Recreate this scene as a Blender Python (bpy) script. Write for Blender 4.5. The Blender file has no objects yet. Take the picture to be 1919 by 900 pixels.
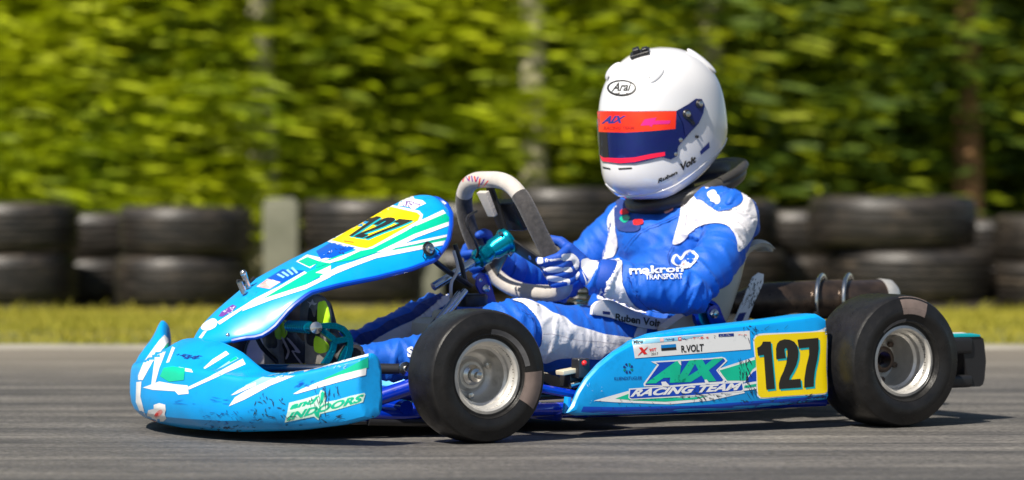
import bpy, bmesh, math, random
from mathutils import Vector, Matrix, noise
from mathutils.bvhtree import BVHTree
R = math.radians
sc = bpy.context.scene
COL = sc.collection
rnd = random.Random(7)

# ------------------------------------------------------------------ camera, sky, sun, exposure
F = 6650.0
cam_d = bpy.data.cameras.new('camera'); cam = bpy.data.objects.new('camera', cam_d); COL.objects.link(cam)
cam.location = (0, -7.0, 0.5)
PITCH = math.atan(109 / F)
cam.rotation_euler = (R(90) - PITCH, 0, 0)
cam_d.sensor_width = 36; cam_d.lens = 36 * F / 1919
cam_d.clip_start = 0.1; cam_d.clip_end = 2000
cam_d.dof.use_dof = True; cam_d.dof.focus_distance = 6.95; cam_d.dof.aperture_fstop = 3.2
sc.camera = cam
SUN_EL, SUN_AZ = R(50), R(-127)      # direction towards the sun, azimuth from +X axis (counter-clockwise)
w = bpy.data.worlds.new('World'); sc.world = w; w.use_nodes = True
nt = w.node_tree; nt.nodes.clear()
sky = nt.nodes.new('ShaderNodeTexSky'); sky.sky_type = 'NISHITA'; sky.sun_disc = False
sky.sun_elevation = SUN_EL; sky.sun_rotation = R(90) - SUN_AZ
bg = nt.nodes.new('ShaderNodeBackground'); bg.inputs['Strength'].default_value = 0.06
out = nt.nodes.new('ShaderNodeOutputWorld')
nt.links.new(sky.outputs[0], bg.inputs[0]); nt.links.new(bg.outputs[0], out.inputs[0])
sd = bpy.data.lights.new('sun', 'SUN'); sd.energy = 5.0; sd.angle = R(0.55); sd.color = (1.0, 0.93, 0.82)
sun = bpy.data.objects.new('sun', sd); COL.objects.link(sun)
sdir = Vector((math.cos(SUN_EL) * math.cos(SUN_AZ), math.cos(SUN_EL) * math.sin(SUN_AZ), math.sin(SUN_EL)))
sun.rotation_euler = sdir.to_track_quat('Z', 'Y').to_euler(); sun.location = sdir * 20
sc.view_settings.view_transform = 'Standard'; sc.view_settings.look = 'None'
sc.view_settings.exposure = 0.47; sc.view_settings.gamma = 1; sc.view_settings.use_curve_mapping = False
sc.render.engine = 'CYCLES'
sc.cycles.use_denoising = True
sc.cycles.max_bounces = 6; sc.cycles.transparent_max_bounces = 6

CAM_M = Matrix.Translation(cam.location) @ cam.rotation_euler.to_matrix().to_4x4()
CO = Vector(cam.location)
def ray(px, py):
    d = Vector(((px - 959.5) / F, (450 - py) / F, -1.0))
    return (CAM_M.to_3x3() @ d).normalized()
# kart frame: x forward, y to the kart's left, z up; origin on the ground under the rear axle
KM = Matrix.Translation((0.528, 0.684, 0)) @ Matrix.Rotation(R(210), 4, 'Z')
KI = KM.inverted()
KCO = KI @ CO
def kray(px, py): return (KI.to_3x3() @ ray(px, py)).normalized()
def P(px, py, y=None, x=None, z=None):
    d = kray(px, py)
    if y is not None: t = (y - KCO.y) / d.y
    elif x is not None: t = (x - KCO.x) / d.x
    else: t = (z - KCO.z) / d.z
    return KCO + d * t
def W(px, py, Y):
    d = ray(px, py); return CO + d * ((Y - CO.y) / d.y)

# ------------------------------------------------------------------ helpers
def tag(o, label=None, cat=None, group=None, kind=None):
    if label: o['label'] = label
    if cat: o['category'] = cat
    if group: o['group'] = group
    if kind: o['kind'] = kind
    return o
WORLDM = {}
def link(o, parent=None, M=None):
    """M: matrix in which the vertices are given"""
    COL.objects.link(o)
    M = M if M is not None else Matrix.Identity(4)
    if parent is not None:
        o.parent = parent
        o.matrix_basis = WORLDM[parent.name].inverted() @ M
    else:
        o.matrix_basis = M
    WORLDM[o.name] = M.copy()
    return o
def empty(name, M):
    o = bpy.data.objects.new(name, None); o.empty_display_size = 0.1
    COL.objects.link(o); o.matrix_basis = M; WORLDM[o.name] = M.copy(); return o

class MB:
    def __init__(s): s.v = []; s.f = []
    def add(s, v, f):
        n = len(s.v); s.v += [Vector(p) for p in v]; s.f += [tuple(i + n for i in q) for q in f]; return s
    def loft(s, rings, closed_ring=True, cap=True, closed_path=False):
        m = len(rings[0]); v = [p for r in rings for p in r]; f = []
        nr = len(rings)
        for i in range(nr if closed_path else nr - 1):
            a = i * m; b = ((i + 1) % nr) * m
            for j in range(m if closed_ring else m - 1):
                k = (j + 1) % m
                f.append((a + j, a + k, b + k, b + j))
        if cap and not closed_path and closed_ring:
            f.append(tuple(reversed(range(m)))); f.append(tuple((nr - 1) * m + j for j in range(m)))
        return s.add(v, f)
    def tube(s, pts, r, seg=12, closed=False, cap=True, flat=1.0):
        pts = [Vector(p) for p in pts]; n = len(pts)
        rs = r if isinstance(r, (list, tuple)) else [r] * n
        tang = []
        for i in range(n):
            if closed: t = pts[(i + 1) % n] - pts[i - 1]
            else: t = pts[min(i + 1, n - 1)] - pts[max(i - 1, 0)]
            tang.append(t.normalized())
        up = Vector((0, 0, 1))
        if abs(tang[0].dot(up)) > 0.9: up = Vector((0, 1, 0))
        nrm = tang[0].cross(up).normalized()
        rings = []
        for i in range(n):
            nrm = (nrm - tang[i] * nrm.dot(tang[i])).normalized()
            b = tang[i].cross(nrm)
            rings.append([pts[i] + (nrm * math.cos(2 * math.pi * j / seg) + b * math.sin(2 * math.pi * j / seg) * flat) * rs[i] for j in range(seg)])
        return s.loft(rings, True, cap, closed)
    def lathe(s, prof, o, ax, seg=48, closed=False):
        """prof: (radius, height along ax)"""
        o = Vector(o); ax = Vector(ax).normalized()
        u = ax.orthogonal().normalized(); w_ = ax.cross(u)
        rings = []
        for r, h in prof:
            rings.append([o + ax * h + (u * math.cos(2 * math.pi * j / seg) + w_ * math.sin(2 * math.pi * j / seg)) * max(r, 1e-5) for j in range(seg)])
        return s.loft(rings, True, not closed, closed)
    def box(s, c, d, M=None, bev=0.0):
        bm = bmesh.new(); bmesh.ops.create_cube(bm, size=1)
        for v in bm.verts: v.co = Vector((v.co.x * d[0], v.co.y * d[1], v.co.z * d[2]))
        if bev: bmesh.ops.bevel(bm, geom=bm.edges[:], offset=bev, segments=3, affect='EDGES', profile=0.6)
        if M is not None:
            for v in bm.verts: v.co = M @ v.co
        bm.verts.index_update()
        s.add([v.co + Vector(c) for v in bm.verts], [tuple(v.index for v in f.verts) for f in bm.faces]); bm.free(); return s
    def prism(s, poly, n, th, bev=0.0):
        """poly: list of 3D points, extruded by th along n"""
        bm = bmesh.new(); n = Vector(n).normalized()
        a = [bm.verts.new(Vector(p)) for p in poly]; b = [bm.verts.new(Vector(p) + n * th) for p in poly]
        m = len(poly)
        bm.faces.new(a); bm.faces.new(list(reversed(b)))
        for i in range(m): bm.faces.new((a[i], b[i], b[(i + 1) % m], a[(i + 1) % m]))
        bmesh.ops.recalc_face_normals(bm, faces=bm.faces[:])
        if bev:
            es = [e for e in bm.edges if len(e.link_faces) == 2 and e.calc_face_angle(0) > 0.9]
            bmesh.ops.bevel(bm, geom=es, offset=bev, segments=3, affect='EDGES', profile=0.6)
        bm.verts.index_update()
        s.add([v.co.copy() for v in bm.verts], [tuple(v.index for v in f.verts) for f in bm.faces]); bm.free(); return s
    def ball(s, c, r, seg=16, rings=10, M=None):
        r = r if isinstance(r, (list, tuple)) else (r, r, r); rr = []
        for i in range(rings + 1):
            t = math.pi * i / rings
            ring = []
            for j in range(seg):
                p = Vector((r[0] * math.sin(t) * math.cos(2 * math.pi * j / seg), r[1] * math.sin(t) * math.sin(2 * math.pi * j / seg), r[2] * math.cos(t)))
                if M is not None: p = M @ p
                ring.append(p + Vector(c))
            rr.append(ring)
        return s.loft(rr, True, False)
    def capsule(s, a, b, ra, rb, seg=16):
        a = Vector(a); b = Vector(b); d = b - a; L = d.length
        if L < 1e-6: return s.ball(a, ra, seg)
        d.normalize(); prof = []
        for i in range(0, 7):
            t = math.pi / 2 * i / 6; prof.append((ra * math.sin(t), -ra * math.cos(t)))
        for i in range(0, 7):
            t = math.pi / 2 * i / 6; prof.append((rb * math.cos(t), L + rb * math.sin(t)))
        return s.lathe(prof, a, d, seg)
    def mesh(s, name, smooth=35):
        me = bpy.data.meshes.new(name); me.from_pydata([tuple(p) for p in s.v], [], s.f); me.validate()
        bm = bmesh.new(); bm.from_mesh(me); bmesh.ops.recalc_face_normals(bm, faces=bm.faces[:]); bm.to_mesh(me); bm.free()
        if smooth:
            me.shade_smooth()
            me.set_sharp_from_angle(angle=R(smooth))
        return me
    def build(s, name, mat, parent=None, M=None, smooth=35):
        me = s.mesh(name, smooth); me.materials.append(mat)
        o = bpy.data.objects.new(name, me); return link(o, parent, M)

def bake(o):
    """apply the modifiers of o into its mesh"""
    bpy.context.view_layer.update()
    dg = bpy.context.evaluated_depsgraph_get()
    me = bpy.data.meshes.new_from_object(o.evaluated_get(dg))
    mats = [m for m in o.data.materials]
    o.modifiers.clear(); old = o.data; o.data = me
    if not me.materials:
        for m in mats: me.materials.append(m)
    return o
def subsurf(o, lv=1):
    m = o.modifiers.new('s', 'SUBSURF'); m.levels = lv; m.render_levels = lv; bake(o); o.data.shade_smooth(); return o
def crom(pts, n=6, closed=True):
    pts = [Vector(p) for p in pts]; m = len(pts); outp = []
    for i in range(m if closed else m - 1):
        if closed: a, b, c, d = pts[i - 1], pts[i], pts[(i + 1) % m], pts[(i + 2) % m]
        else: a, b, c, d = pts[max(i - 1, 0)], pts[i], pts[i + 1], pts[min(i + 2, m - 1)]
        for k in range(n):
            t = k / n
            outp.append(0.5 * ((2 * b) + (c - a) * t + (2 * a - 5 * b + 4 * c - d) * t * t + (3 * b - a - 3 * c + d) * t ** 3))
    if not closed: outp.append(pts[-1])
    return outp
def interp(x, tab):
    if x <= tab[0][0]: return tab[0][1]
    for (a, p), (b, q) in zip(tab, tab[1:]):
        if x <= b:
            t = (x - a) / (b - a); 
            if isinstance(p, (tuple, list)): return tuple(u + (v - u) * t for u, v in zip(p, q))
            return p + (q - p) * t
    return tab[-1][1]

# ------------------------------------------------------------------ materials
def mat(name, col, rough=0.5, metal=0.0, coat=0.0, var=0.0, vscale=20, bump=0.0, bscale=60, rvar=0.0, spec=None, coords='Object', col2=None, sheen=0.0, stretch=None, grime=None, grime_amt=0.5, gscale=8, trans=0.0):
    m = bpy.data.materials.new(name); m.use_nodes = True; t = m.node_tree; b = t.nodes['Principled BSDF']
    b.inputs['Base Color'].default_value = (*col, 1); b.inputs['Roughness'].default_value = rough
    b.inputs['Metallic'].default_value = metal; b.inputs['Coat Weight'].default_value = coat; b.inputs['Coat Roughness'].default_value = 0.06
    if spec is not None: b.inputs['Specular IOR Level'].default_value = spec
    if sheen: b.inputs['Sheen Weight'].default_value = sheen; b.inputs['Sheen Roughness'].default_value = 0.5
    tc = t.nodes.new('ShaderNodeTexCoord'); mp = t.nodes.new('ShaderNodeMapping'); t.links.new(tc.outputs[coords], mp.inputs[0])
    if stretch: mp.inputs['Scale'].default_value = stretch
    def nz(scale, detail=4, rg=0.55):
        n = t.nodes.new('ShaderNodeTexNoise'); n.inputs['Scale'].default_value = scale; n.inputs['Detail'].default_value = detail; n.inputs['Roughness'].default_value = rg
        t.links.new(mp.outputs[0], n.inputs['Vector']); return n
    last = None
    if var or col2:
        n = nz(vscale); r = t.nodes.new('ShaderNodeValToRGB')
        r.color_ramp.elements[0].position = 0.32; r.color_ramp.elements[1].position = 0.68
        c2 = col2 if col2 else tuple(min(1, c * (1 + var)) for c in col)
        c1 = col if col2 else tuple(c * (1 - var) for c in col)
        r.color_ramp.elements[0].color = (*c1, 1); r.color_ramp.elements[1].color = (*c2, 1)
        t.links.new(n.outputs[0], r.inputs[0]); last = r.outputs[0]
    if grime:
        n = nz(gscale, 8, 0.7); r = t.nodes.new('ShaderNodeValToRGB')
        r.color_ramp.elements[0].position = 0.55; r.color_ramp.elements[1].position = 0.75
        r.color_ramp.elements[0].color = (0, 0, 0, 1); r.color_ramp.elements[1].color = (grime_amt,) * 3 + (1,)
        t.links.new(n.outputs[0], r.inputs[0])
        mx = t.nodes.new('ShaderNodeMix'); mx.data_type = 'RGBA'
        t.links.new(r.outputs[0], mx.inputs[0])
        if last: t.links.new(last, mx.inputs[6])
        else: mx.inputs[6].default_value = (*col, 1)
        mx.inputs[7].default_value = (*grime, 1); last = mx.outputs[2]
    if last: t.links.new(last, b.inputs['Base Color'])
    if rvar:
        n = nz(vscale * 1.7); mr = t.nodes.new('ShaderNodeMapRange'); mr.inputs['From Min'].default_value = 0.3; mr.inputs['From Max'].default_value = 0.7
        mr.inputs['To Min'].default_value = max(0, rough - rvar); mr.inputs['To Max'].default_value = min(1, rough + rvar)
        t.links.new(n.outputs[0], mr.inputs[0]); t.links.new(mr.outputs[0], b.inputs['Roughness'])
    if bump:
        n = nz(bscale, 3); bp = t.nodes.new('ShaderNodeBump'); bp.inputs['Strength'].default_value = bump; bp.inputs['Distance'].default_value = 0.004
        t.links.new(n.outputs[0], bp.inputs['Height']); t.links.new(bp.outputs[0], b.inputs['Normal'])
        if coat: t.links.new(bp.outputs[0], b.inputs['Coat Normal'])
    if trans:
        o_ = t.nodes['Material Output']; tr = t.nodes.new('ShaderNodeBsdfTranslucent'); ms = t.nodes.new('ShaderNodeMixShader')
        ms.inputs[0].default_value = trans
        if last: t.links.new(last, tr.inputs[0])
        else: tr.inputs[0].default_value = (*col, 1)
        t.links.new(b.outputs[0], ms.inputs[1]); t.links.new(tr.outputs[0], ms.inputs[2]); t.links.new(ms.outputs[0], o_.inputs[0])
    return m
M_blue = mat('sky blue gloss plastic', (0.0, 0.335, 0.82), 0.36, coat=0.12, var=0.10, vscale=7, bump=0.10, bscale=14, rvar=0.08, grime=(0.0, 0.08, 0.25), grime_amt=0.4, gscale=16)
M_dblue = mat('deep blue plastic', (0.0, 0.06, 0.50), 0.3, coat=0.2, bump=0.05, bscale=20)
M_frame = mat('blue powder coated tube', (0.0, 0.025, 0.42), 0.22, coat=0.6, grime=(0.01, 0.01, 0.02), grime_amt=0.8, gscale=30)
M_anod = mat('turquoise anodised metal', (0.0, 0.30, 0.42), 0.24, metal=0.8)
M_anodb = mat('blue anodised metal', (0.0, 0.05, 0.5), 0.22, metal=0.7)
M_white_v = mat('white vinyl', (0.80, 0.82, 0.84), 0.3, coat=0.2, grime=(0.3, 0.35, 0.4), grime_amt=0.35, gscale=25)
M_green_v = mat('green vinyl', (0.0, 0.50, 0.30), 0.3, coat=0.2, var=0.12, vscale=14)
M_turq_v = mat('turquoise vinyl', (0.0, 0.42, 0.50), 0.3, coat=0.2)
M_lblue_v = mat('pale blue vinyl', (0.28, 0.62, 0.85), 0.3, coat=0.2)
M_yellow_v = mat('yellow vinyl', (0.93, 0.70, 0.0), 0.32, coat=0.2, var=0.05, vscale=10)
M_black_v = mat('black vinyl', (0.02, 0.018, 0.015), 0.4)
M_red_v = mat('red vinyl', (0.75, 0.02, 0.02), 0.35)
M_pink_v = mat('pink vinyl', (0.80, 0.25, 0.22), 0.4, col2=(0.85, 0.6, 0.6), vscale=60)
M_purple_v = mat('purple vinyl', (0.16, 0.05, 0.32), 0.4)
M_navy_v = mat('navy vinyl', (0.01, 0.03, 0.22), 0.4)
M_scuff = mat('black rubber scuff', (0.01, 0.03, 0.06), 0.7)
M_rubber = mat('slick tyre rubber', (0.012, 0.0115, 0.0115), 0.36, var=0.25, vscale=40, bump=0.12, bscale=220, rvar=0.10, spec=0.38)
M_sidemark = mat('pale sidewall lettering', (0.17, 0.13, 0.115), 0.55, var=0.12, vscale=60)
M_sidemark2 = mat('grey sidewall lettering', (0.11, 0.11, 0.115), 0.45, var=0.2, vscale=60)
M_alu = mat('cast aluminium', (0.66, 0.64, 0.60), 0.36, metal=0.5, var=0.12, vscale=30, bump=0.06, bscale=120, rvar=0.08, grime=(0.12, 0.09, 0.06), grime_amt=0.7, gscale=14)
M_steel = mat('bright steel', (0.66, 0.65, 0.62), 0.22, metal=1.0)
M_dsteel = mat('heat tinted steel', (0.10, 0.075, 0.06), 0.36, metal=0.75, col2=(0.20, 0.15, 0.12), vscale=18, rvar=0.12, grime=(0.45, 0.40, 0.34), grime_amt=0.25, gscale=24)
M_black = mat('black plastic', (0.018, 0.018, 0.02), 0.35, bump=0.1, bscale=120)
M_blackm = mat('matt black', (0.012, 0.012, 0.012), 0.75)
M_seat = mat('cream fibreglass', (0.62, 0.58, 0.48), 0.36, var=0.07, vscale=9, bump=0.10, bscale=80, grime=(0.16, 0.15, 0.13), grime_amt=0.5, gscale=14)
M_tank = mat('translucent cream plastic', (0.62, 0.54, 0.38), 0.4)
M_suede = mat('light grey suede', (0.52, 0.48, 0.44), 0.8, sheen=0.2, var=0.08, vscale=40, bump=0.2, bscale=240)
M_grip = mat('dark grey suede', (0.030, 0.028, 0.030), 0.85, sheen=0.2, col2=(0.065, 0.060, 0.060), vscale=90, bump=0.3, bscale=260)
M_suitb = mat('blue suit cloth', (0.002, 0.105, 0.56), 0.55, sheen=0.06, var=0.08, vscale=22, bump=0.25, bscale=420, spec=0.4)
M_suitw = mat('white suit cloth', (0.70, 0.69, 0.73), 0.75, sheen=0.2, var=0.03, vscale=20, bump=0.25, bscale=420)
M_suitn = mat('navy suit cloth', (0.004, 0.03, 0.20), 0.7, sheen=0.2)
M_glove = mat('blue glove cloth', (0.004, 0.07, 0.45), 0.6, bump=0.3, bscale=500)
M_boot = mat('black boot leather', (0.016, 0.016, 0.018), 0.6, bump=0.3, bscale=200)
M_sole = mat('grey rubber sole', (0.17, 0.16, 0.145), 0.7, var=0.25, vscale=50, bump=0.3, bscale=160)
M_hivis = mat('yellow green rubber', (0.50, 0.85, 0.02), 0.5)
M_lace = mat('pale laces', (0.6, 0.52, 0.52), 0.8)
M_helmet = mat('white helmet paint', (0.74, 0.74, 0.76), 0.12, coat=0.8, bump=0.01, bscale=10)
M_visor = mat('dark blue mirror visor', (0.002, 0.02, 0.30), 0.08, metal=0.85, coat=1.0, col2=(0.004, 0.05, 0.30), vscale=14)
M_vplate = mat('navy visor plate', (0.02, 0.03, 0.16), 0.3, metal=0.4)
M_red_f = mat('fluorescent red vinyl', (0.80, 0.015, 0.006), 0.35, coat=0.2, col2=(0.90, 0.05, 0.008), vscale=14)
M_pink_f = mat('fluorescent pink red vinyl', (0.95, 0.01, 0.06), 0.35, coat=0.2)
M_collar = mat('dark grey padded vinyl', (0.045, 0.042, 0.038), 0.4, bump=0.2, bscale=60, var=0.2, vscale=30)
M_hair = M_black
# ------------------------------------------------------------------ ground
def ground_z(y):
    return interp(y, [(3.9, -0.012), (5.0, -0.01), (8.0, -0.045), (8.35, -0.14), (8.7, -0.27), (13, -0.27), (16, -0.1), (40, 0.5), (300, 8)])
def sheet(name, xs, ys, zf, m, kind='structure', noise_amp=0):
    v = []; f = []
    for y in ys:
        for x in xs:
            v.append((x, y, zf(x, y) + (noise_amp * noise.noise(Vector((x * 1.3, y * 1.3, 0))) if noise_amp and y > 4.2 else 0)))
    n = len(xs)
    for j in range(len(ys) - 1):
        for i in range(n - 1): f.append((j * n + i, j * n + i + 1, (j + 1) * n + i + 1, (j + 1) * n + i))
    o = MB().add(v, f).build(name, m); o['kind'] = kind; return o
M_soil = mat('grassy soil', (0.09, 0.11, 0.02), 0.95, col2=(0.16, 0.15, 0.04), vscale=1.5, coords='Object', bump=0.5, bscale=20)
sheet('ground', [-400, -60, -20] + [-12 + i * 0.75 for i in range(33)] + [20, 60, 400],
      [-400, -60, -20, 0, 3, 3.9, 4.4, 5, 6, 7, 8, 8.35, 8.7, 9.5, 11, 13, 16, 20, 40, 100, 400], lambda x, y: ground_z(y) if y > 3.85 else -0.012, M_soil, noise_amp=0.02)
# asphalt: aggregate, patches and rubber marks laid down along the driving direction
M_asph = bpy.data.materials.new('asphalt'); M_asph.use_nodes = True; t = M_asph.node_tree; b = t.nodes['Principled BSDF']
tc = t.nodes.new('ShaderNodeTexCoord')
def nzn(scale, detail, sx=1, sy=1, rot=0, rg=0.6):
    mp = t.nodes.new('ShaderNodeMapping'); mp.inputs['Scale'].default_value = (sx, sy, 1); mp.inputs['Rotation'].default_value = (0, 0, R(rot)); t.links.new(tc.outputs['Object'], mp.inputs[0])
    n = t.nodes.new('ShaderNodeTexNoise'); n.inputs['Scale'].default_value = scale; n.inputs['Detail'].default_value = detail; n.inputs['Roughness'].default_value = rg
    t.links.new(mp.outputs[0], n.inputs['Vector']); return n
def ramp(n, p0, c0, p1, c1):
    r = t.nodes.new('ShaderNodeValToRGB'); r.color_ramp.elements[0].position = p0; r.color_ramp.elements[1].position = p1
    r.color_ramp.elements[0].color = (*c0, 1); r.color_ramp.elements[1].color = (*c1, 1); t.links.new(n.outputs[0], r.inputs[0]); return r
def mixc(a, b_, f, mode='MULTIPLY'):
    x = t.nodes.new('ShaderNodeMix'); x.data_type = 'RGBA'; x.blend_type = mode; x.inputs[0].default_value = f
    t.links.new(a, x.inputs[6]); t.links.new(b_, x.inputs[7]); return x.outputs[2]
agg = nzn(70, 8, rg=.8); fine = ramp(agg, 0.30, (0.013, 0.013, 0.013), 0.66, (0.225, 0.217, 0.207))
marks = ramp(nzn(1.6, 10, 0.10, 3.6, 2.0, 0.78), 0.38, (0.42, 0.42, 0.44), 0.64, (1.40, 1.36, 1.30))
marks2 = ramp(nzn(5, 6, 0.5, 1.4, 2, .7), 0.36, (0.62, 0.62, 0.63), 0.66, (1.22, 1.2, 1.16))
c = mixc(fine.outputs[0], marks.outputs[0], 1); c = mixc(c, marks2.outputs[0], 1)
sx_ = t.nodes.new('ShaderNodeSeparateXYZ'); t.links.new(tc.outputs['Object'], sx_.inputs[0])
ad_ = t.nodes.new('ShaderNodeMath'); ad_.operation = 'MULTIPLY_ADD'; ad_.inputs[1].default_value = 0.9; t.links.new(nzn(0.9, 5, 0.3, 1.5, 0).outputs[0], ad_.inputs[0]); t.links.new(sx_.outputs['Y'], ad_.inputs[2])
mr_ = t.nodes.new('ShaderNodeMapRange'); mr_.interpolation_type = 'SMOOTHSTEP'; mr_.inputs['From Min'].default_value = 2.0; mr_.inputs['From Max'].default_value = 4.0; mr_.inputs['To Max'].default_value = 0.55; t.links.new(ad_.outputs[0], mr_.inputs[0])
dx_ = t.nodes.new('ShaderNodeMix'); dx_.data_type = 'RGBA'; t.links.new(mr_.outputs[0], dx_.inputs[0]); t.links.new(c, dx_.inputs[6]); dx_.inputs[7].default_value = (0.26, 0.225, 0.175, 1); c = dx_.outputs[2]
t.links.new(c, b.inputs['Base Color']); b.inputs['Roughness'].default_value = 0.72
bp = t.nodes.new('ShaderNodeBump'); bp.inputs['Strength'].default_value = 0.45; bp.inputs['Distance'].default_value = 0.003
t.links.new(agg.outputs[0], bp.inputs['Height']); t.links.new(bp.outputs[0], b.inputs['Normal'])
sheet('race_track', [-60, -6, 6, 60], [-40, -8, -3, 0, 2, 3.62], lambda x, y: 0.0, M_asph)
M_kerb = mat('worn white edge paint', (0.16, 0.145, 0.11), 0.8, col2=(0.38, 0.355, 0.30), vscale=6, stretch=(0.4, 3, 1), grime=(0.16, 0.15, 0.13), grime_amt=0.8, gscale=5, bump=0.3, bscale=80)
kerb_prof = [(3.60, 0.0), (3.61, 0.004), (3.74, 0.008), (3.82, 0.004), (3.93, -0.03)]
kv = []; kf = []
for i in range(121):
    x = -12 + i * 0.2
    for (yy, zz) in kerb_prof: kv.append((x, yy + (0.012 if yy < 3.7 else 0.06) * noise.noise(Vector((x * 2.3, yy, 0))), zz))
for i in range(120):
    for j in range(4): kf.append((i * 5 + j, (i + 1) * 5 + j, (i + 1) * 5 + j + 1, i * 5 + j + 1))
MB().add(kv, kf).build('track_edge_line', M_kerb)['kind'] = 'structure'
# grass on the verge
M_grass = mat('sunlit grass blades', (0.26, 0.27, 0.015), 0.75, col2=(0.50, 0.42, 0.05), vscale=1.6, stretch=(0.35, 1.8, 1), trans=0.35)
gv = []; gf = []; g = random.Random(3)
def blade(x, y, z, h, wd, a, lean, la):
    n = len(gv); dx, dy = math.cos(a) * wd, math.sin(a) * wd; lx, ly = math.cos(la) * lean, math.sin(la) * lean
    gv.extend([(x - dx, y - dy, z), (x + dx, y + dy, z), (x + dx * .6 + lx * .4, y + dy * .6 + ly * .4, z + h * .6), (x - dx * .6 + lx * .4, y - dy * .6 + ly * .4, z + h * .6), (x + lx, y + ly, z + h)])
    gf.extend([(n, n + 1, n + 2, n + 3), (n + 3, n + 2, n + 4)])
for i in range(90000):
    y = 3.88 + (g.random() ** 0.8) * 4.6; x = g.uniform(-1, 1) * (0.16 * (y + 7) + 1.8)
    cl = 0.5 + noise.noise(Vector((x * 1.1, y * 1.1, 3)))
    h = g.uniform(0.012, 0.034) * (0.6 + 0.9 * cl) * (0.5 if y < 4.0 else 1)
    blade(x, y, ground_z(y) - 0.01, h, g.uniform(0.0025, 0.005), g.uniform(0, 6.3), h * g.uniform(0.2, 0.9), g.uniform(0, 6.3))
for i in range(16000):   # taller weeds round the tyres
    y = g.uniform(8.0, 9.9); x = g.uniform(-1, 1) * 3.6
    h = g.uniform(0.03, 0.07); blade(x, y, ground_z(y) - 0.01, h, 0.005, g.uniform(0, 6.3), h * .6, g.uniform(0, 6.3))
me = bpy.data.meshes.new('grass'); me.from_pydata(gv, [], gf); me.materials.append(M_grass)
tag(link(bpy.data.objects.new('grass', me)), 'yellow green mown grass on the verge between track and tyres', 'grass', kind='stuff')

# ------------------------------------------------------------------ tyre barrier
M_tyre = mat('weathered tyre rubber', (0.009, 0.008, 0.007), 0.46, col2=(0.042, 0.034, 0.027), vscale=7, stretch=(1, 1, 4), bump=0.4, bscale=60, rvar=0.12, grime=(0.26, 0.20, 0.14), grime_amt=0.45, gscale=5, spec=0.6)
def tyre_mesh(rad, h, grooves=3, seed=0):
    hh = h / 2; prof = []
    rim = rad * 0.60
    outer = [(rim, -hh * .62), (rim + .012, -hh * .80), (rim + (rad - rim) * .35, -hh * .99), (rad * .90, -hh * .97), (rad * .955, -hh * .86), (rad * .975, -hh * .74)]
    prof += outer
    n = grooves; zz = [-hh * .66 + hh * 1.32 * (i + .5) / n for i in range(n)]
    for z in zz:
        cr = rad * (1.0 - 0.012 * abs(z / hh))
        prof += [(cr, z - 0.006), (cr - .014, z - 0.004), (cr - .014, z + 0.004), (cr, z + 0.006)]
    prof += [(r, -z) for r, z in reversed(outer)]
    prof += [(rim - .004, hh * .45), (rad * .80, hh * .55), (rad * .93, 0), (rad * .80, -hh * .55), (rim - .004, -hh * .45)]
    mb = MB().lathe(prof, (0, 0, 0), (0, 0, 1), 56, closed=True)
    for v in mb.v:
        s = noise.noise(Vector((v.x * 2.4 + seed * 5, v.y * 2.4, v.z * 4))) * 0.012
        v.x *= 1 + s; v.y *= 1 + s; v.z += 0.006 * noise.noise(Vector((v.x * 3, v.y * 3 + seed, 0)))
    return mb
stacks = [
    # centre px, depth Y, top px, diameter m, count, description, jitter
    (30, 9.0, 379, .60, 3, 'leftmost stack by the picture edge'),
    (347, 9.0, 386, .615, 3, 'stack just left of the concrete post'),
    (690, 9.05, 372, .62, 3, 'stack behind the yellow number panel'),
    (1062, 9.1, 350, .62, 3, 'stack behind the steering wheel'),
    (1345, 9.2, 372, .60, 3, 'stack behind the driver and seat'),
    (1672, 9.0, 366, .76, 3, 'wide stack above the exhaust and rear wheel'),
    (1990, 8.95, 400, .66, 3, 'rightmost stack beyond the rear bumper'),
]
lay = {3: ['bottom', 'middle', 'top'], 2: ['lower', 'upper']}
tyre_id = 0
def tyre(cx, Y, z, dia, h, label, tilt, gr=3):
    global tyre_id
    p = W(cx, 500, Y)
    Mx = Matrix.Translation((p.x, Y, z + h / 2)) @ Matrix.Rotation(R(tilt), 4, 'Y') @ Matrix.Rotation(rnd.uniform(0, 6.28), 4, 'Z')
    o = tyre_mesh(dia / 2, h * 0.985, gr, tyre_id).build('tyre', M_tyre, None, Mx, smooth=50)
    tag(o, label, 'tyre', 'old tyres stacked along the verge'); tyre_id += 1
finish = {0: 'half buried in grass', 1: 'dusty and worn', 2: 'sun lit and grooved'}
for (cx, Y, top, dia, n, desc) in stacks:
    s_ = F / (Y + 7); zt = 0.5 - (top - 341) / s_; base = ground_z(Y); h = (zt - base) / n
    for k in range(n):
        j = rnd.uniform(-10, 10) if n == 3 and k else 0
        if cx == 1672: j = [60, 34, 0][k]
        tyre(cx + j, Y, base + k * h, dia * rnd.uniform(.97, 1.02), h, '%s black tyre, %s of the %s' % (['half hidden', 'dusty', 'sunlit'][k], lay[n][k], desc), rnd.uniform(-1.2, 1.2), [3, 4, 5][(k + cx) % 3])
back = [(188, 'second row tyre in the shaded gap between the two leftmost stacks', 398), (872, 'second row tyre behind the gap right of the number panel', 380), (1206, 'second row tyre behind the driver chest', 372), (1498, 'second row tyre in the dark gap behind the driver back', 392), (1842, 'second row tyre behind the gap at the far right', 410)]
for cx, desc, top in back:
    Y = 9.75; s_ = F / (Y + 7); zt = 0.5 - (top - 341) / s_; h = (zt + .27) / 3
    for k in range(3):
        tyre(cx + rnd.uniform(-8, 8), Y, -.27 + k * h, .62, h, '%s %s' % (['lowest', 'middle', 'highest'][k], desc), rnd.uniform(-1, 1), 4)
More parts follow.
